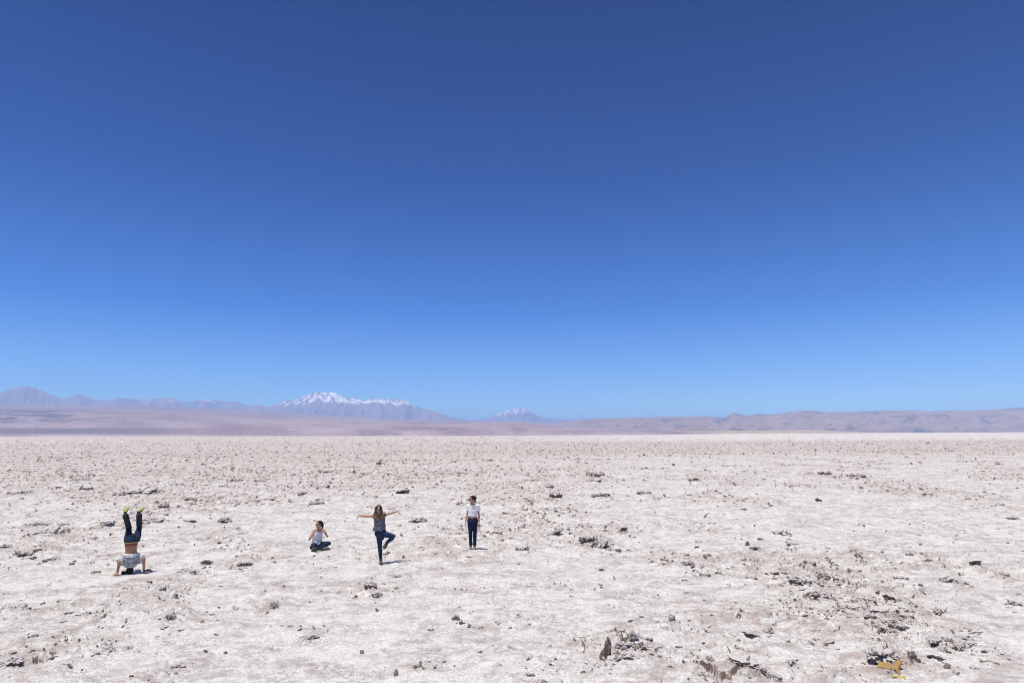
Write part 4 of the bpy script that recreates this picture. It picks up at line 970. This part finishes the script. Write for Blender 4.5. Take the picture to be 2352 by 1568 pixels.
def person_headstand():
    r = person('head', 'man doing a headstand with legs in the air, shirt slid down off his back')
    kx = .88
    X = lambda zx, zy, yy=0.0: V3((zx - 470) * .00142 * kx - .066 * (1375 - zy) * .00140, yy, (1375 - zy) * .00140)
    b = Soft()
    T = lambda y_, yy=0.0: X(478 + (1250 - y_) * .035, y_, yy)
    # from the hips (up) down to the neck
    b.tube([(T(735, .02), .12, .10), (T(800, .0), .150, .115), (T(870, .0), .140, .100), (T(950, .0), .135, .095), (T(1050, .01), .152, .105), (T(1130, .02), .160, .100), (T(1185, .03), .125, .078), (T(1215, .03), .066, .060)])
    SL, SR = X(330, 1178, .02), X(640, 1162, .02)
    for s_ in (SL, SR): b.tube([(T(1170, .03), .058), (lerp(T(1170, .03), s_, .6), .056), (s_, .053)])
    hd = X(465, 1312, .03); hd[2] = .108; ax = head_axes((0.05, 1, -.10), (.0, -.10, -1))
    b.tube([(T(1195, .03), .062), (T(1235, .03), .058), (hd + V3(0, -.015, .05), .058)])
    P = add_head(b, hd, ax)
    EL, ER = X(280, 1130, -.12), X(722, 1108, -.12); WL, WR = X(240, 1330, -.05), X(722, 1325, -.03)
    WL[2] = .055; WR[2] = .055
    arm(b, SL, EL, WL, 1.08); arm(b, SR, ER, WR, 1.08)
    add_hand(b, WL, (-.42, -.85, -.16), (0, .0, -1), (.8, -.6, 0), .06, spread=.2, L=.185); add_hand(b, WR, (.50, -.80, -.16), (0, .0, -1), (-.8, -.6, 0), .06, spread=.2, L=.185)
    HL, HR = X(432, 770, .02), X(585, 760, .02); KL, KR = X(448, 565, .31), X(642, 578, .31); AL, AR = X(385, 300, -.02), X(638, 300, -.02)
    limb(b, leg_pts(HL, KL, AL, 1.02, 0, (0, -.015, 0))); limb(b, leg_pts(HR, KR, AR, 1.02, 0, (0, -.015, 0)))
    h1, t1 = AL + V3(-.02, -.055, .075), AL + V3(.045, .12, .20); h2, t2 = AR + V3(-.03, -.05, .075), AR + V3(.09, .15, .15)
    foot(b, AL, h1, t1, 0, (0, .55, -.8)); foot(b, AR, h2, t2, 0, (0, .55, -.8))
    b.fuse('body', SKIN_T, r, .0055, 2)
    face_bits(r, P, ax, True)
    j = Soft()
    j.tube([(T(715, .02), .12, .105), (T(765, .01), .160, .125), (T(815, .0), .158, .120)], caps=('round', 'flat'))
    for h_, k_, a_ in ((HL, KL, AL), (HR, KR, AR)):
        pts = leg_pts(h_, k_, a_, 1.03, .012, (0, -.015, 0)); pts[0] = (pts[0][0], .098); pts[-1] = (lerp(k_, a_, .94), .078, .074); pts[-2] = (pts[-2][0], .068); pts[-3] = (pts[-3][0], .070); j.tube(pts, caps=('round', 'flat'))
    j.fuse('jeans', DENIM_H, r, .006, 1, .007, 13, 7)
    bl = Soft(); bl.tube([(T(803, 0), .162, .124), (T(824, 0), .160, .121)], caps=('flat', 'flat'), seg=28); bl.fuse('belt', TAN_C, r, remesh=False)
    u = Soft(); u.tube([(T(812, 0), .156, .117), (T(850, 0), .151, .111), (T(872, 0), .148, .107)], caps=('flat', 'flat'), seg=24); u.fuse('underwear', RED_C, r, remesh=False)
    s = Soft()
    s.tube([(T(1020, .0), .160, .120), (T(1060, .0), .176, .128), (T(1130, .0), .192, .132), (T(1200, .015), .182, .124), (T(1255, .03), .130, .106)], caps=('flat', 'flat'))
    for s_, e_ in ((SL, EL), (SR, ER)): s.tube([(T(1170, .03), .072), (lerp(T(1170, .03), s_, .7), .074), (s_, .076), (lerp(s_, e_, .92), .078)], caps=('round', 'flat'))
    for k, (y0, dy, rr) in enumerate(((1085, 70, .017), (1130, 80, .016), (1175, 60, .018), (1050, 30, .016))):
        s.tube([(X(330 + 8 * k, y0 - 20, -.07), rr), (X(420, y0 + dy * .7, -.125), rr), (X(500, y0 + dy * .75, -.132), rr), (X(600, y0 + dy * .1, -.105), rr), (X(640, y0 - 40, -.06), rr)], seg=10)
    s.fuse('tee_shirt', GREY_C, r, .006, 1, .010, 12, 8)
    w = Soft(); w.tube([(T(1008, .0), .164, .124), (T(1040, .0), .176, .131), (T(1062, .0), .182, .133)], caps=('flat', 'flat'), seg=28); w.fuse('shirt_hem', WHITE_C, r, .006, 1, .008, 12, 9)
    h = Soft(); hair_cap(h, P, ax, 1.04); h.ball(X(350, 1350, -.03) * V3(1, 1, 0) + V3(0, 0, .045), (.058, .045, .042)); h.tube([(P(0, -.09, .05), .03), (X(390, 1350, -.02) * V3(1, 1, 0) + V3(0, 0, .05), .028)])
    h.fuse('hair', HAIR_K, r, .005, 1, .004, 30)
    for a_, hh, tt, kk in ((AL, h1, t1, KL), (AR, h2, t2, KR)): make_boot(r, a_, hh, tt, None, BOOT_D, (0, .55, -.8), 'trainer', LIME)
person_standing(); person_tree(); person_seated(); person_headstand()

# ------------------------------------------------------------------ litter at the lower right
def litter():
    card = mat_plain('brown_cardboard', (.33, .20, .07), (.43, .27, .11), 30, .85, stretch=(1, 1, 6)); yel = mat_plain('yellow_card', (.42, .32, .06), (.55, .45, .16), 25, .7)
    x, y = px2ground(2052, 1547); z = gz(x, y); mm = y / F_PX
    r = bpy.data.objects.new('cardboard_scrap', None); link(r); r.location = (x, y, z); r.rotation_euler.z = -math.atan2(x, y)
    tag(r, 'torn tan cardboard bent into two strips, lying by a dark clod at the lower right', 'cardboard')
    def slab(name, mat, parent, pts, th, bend=0.0):
        """quad sheet through four corners with thickness and a bow"""
        p = [np.asarray(q, float) for q in pts]; n = unit(np.cross(p[1] - p[0], p[3] - p[0])); N, Mx = 12, 6; v = []; f = []
        for s_ in (1, -1):
            for i in range(N + 1):
                for j in range(Mx + 1):
                    a, b_ = i / N, j / Mx
                    q = lerp(lerp(p[0], p[1], a), lerp(p[3], p[2], a), b_)
                    q = q + n * (bend * math.sin(math.pi * a) + .002 * math.sin(9 * a + 5 * b_)) + n * s_ * th / 2
                    if i in (0, N): q = q + unit(p[1] - p[0]) * .004 * math.sin(j * 5.1 + i)
                    v.append(q)
        K = (N + 1) * (Mx + 1); I = lambda i, j, o=0: o + i * (Mx + 1) + j
        for i in range(N):
            for j in range(Mx):
                f.append((I(i, j), I(i + 1, j), I(i + 1, j + 1), I(i, j + 1))); f.append((I(i, j, K), I(i, j + 1, K), I(i + 1, j + 1, K), I(i + 1, j, K)))
        for i in range(N):
            f.append((I(i, 0), I(i, 0, K), I(i + 1, 0, K), I(i + 1, 0))); f.append((I(i, Mx), I(i + 1, Mx), I(i + 1, Mx, K), I(i, Mx, K)))
        for j in range(Mx):
            f.append((I(0, j), I(0, j + 1), I(0, j + 1, K), I(0, j, K))); f.append((I(N, j), I(N, j, K), I(N, j + 1, K), I(N, j + 1)))
        return mesh_np(name, v, f, mat, parent, smooth=False)
    # picture offsets (photo px right, px up) turned into metres; depth chosen by how the piece lies
    Q = lambda zx, zy, d=0.0: V3((zx - 1200) * .085 * mm, d, (1110 - zy) * .085 * mm + .012)
    slab('strip', card, r, [Q(850, 1085, -.03), Q(1165, 1095, -.02), Q(1185, 1000, .07), Q(880, 985, .06)], .010, .008)
    slab('strip', card, r, [Q(1190, 1065, -.01), Q(1330, 850, .10), Q(1410, 900, .06), Q(1270, 1090, -.05)], .012, .006)
    slab('side_wall', card, r, [Q(1275, 1095, -.055), Q(1412, 905, .055), Q(1400, 985, .045), Q(1290, 1120, -.05)], .006)
    slab('torn_flap', card, r, [Q(1245, 1030, -.06), Q(1330, 1050, -.06), Q(1370, 1130, -.10), Q(1300, 1150, -.10)], .006, .006)
    x2, y2 = px2ground(2067, 1560); g = bpy.data.objects.new('yellow_scrap', None); link(g); g.location = (x2, y2, gz(x2, y2)); g.rotation_euler.z = -math.atan2(x2, y2)
    tag(g, 'crumpled yellow scrap lying just in front of the tan cardboard', 'scrap')
    Y_ = lambda zx, zy, d=0.0: V3((zx - 1370) * .085 * mm, d, (1300 - zy) * .085 * mm + .006)
    slab('curled_piece', yel, g, [Y_(1330, 1300, -.02), Y_(1500, 1280, -.01), Y_(1480, 1225, .04), Y_(1335, 1235, .03)], .010, -.018)
    slab('torn_end', yel, g, [Y_(1200, 1262, -.01), Y_(1335, 1275, -.01), Y_(1335, 1255, .02), Y_(1205, 1235, .02)], .008, .010)
litter()
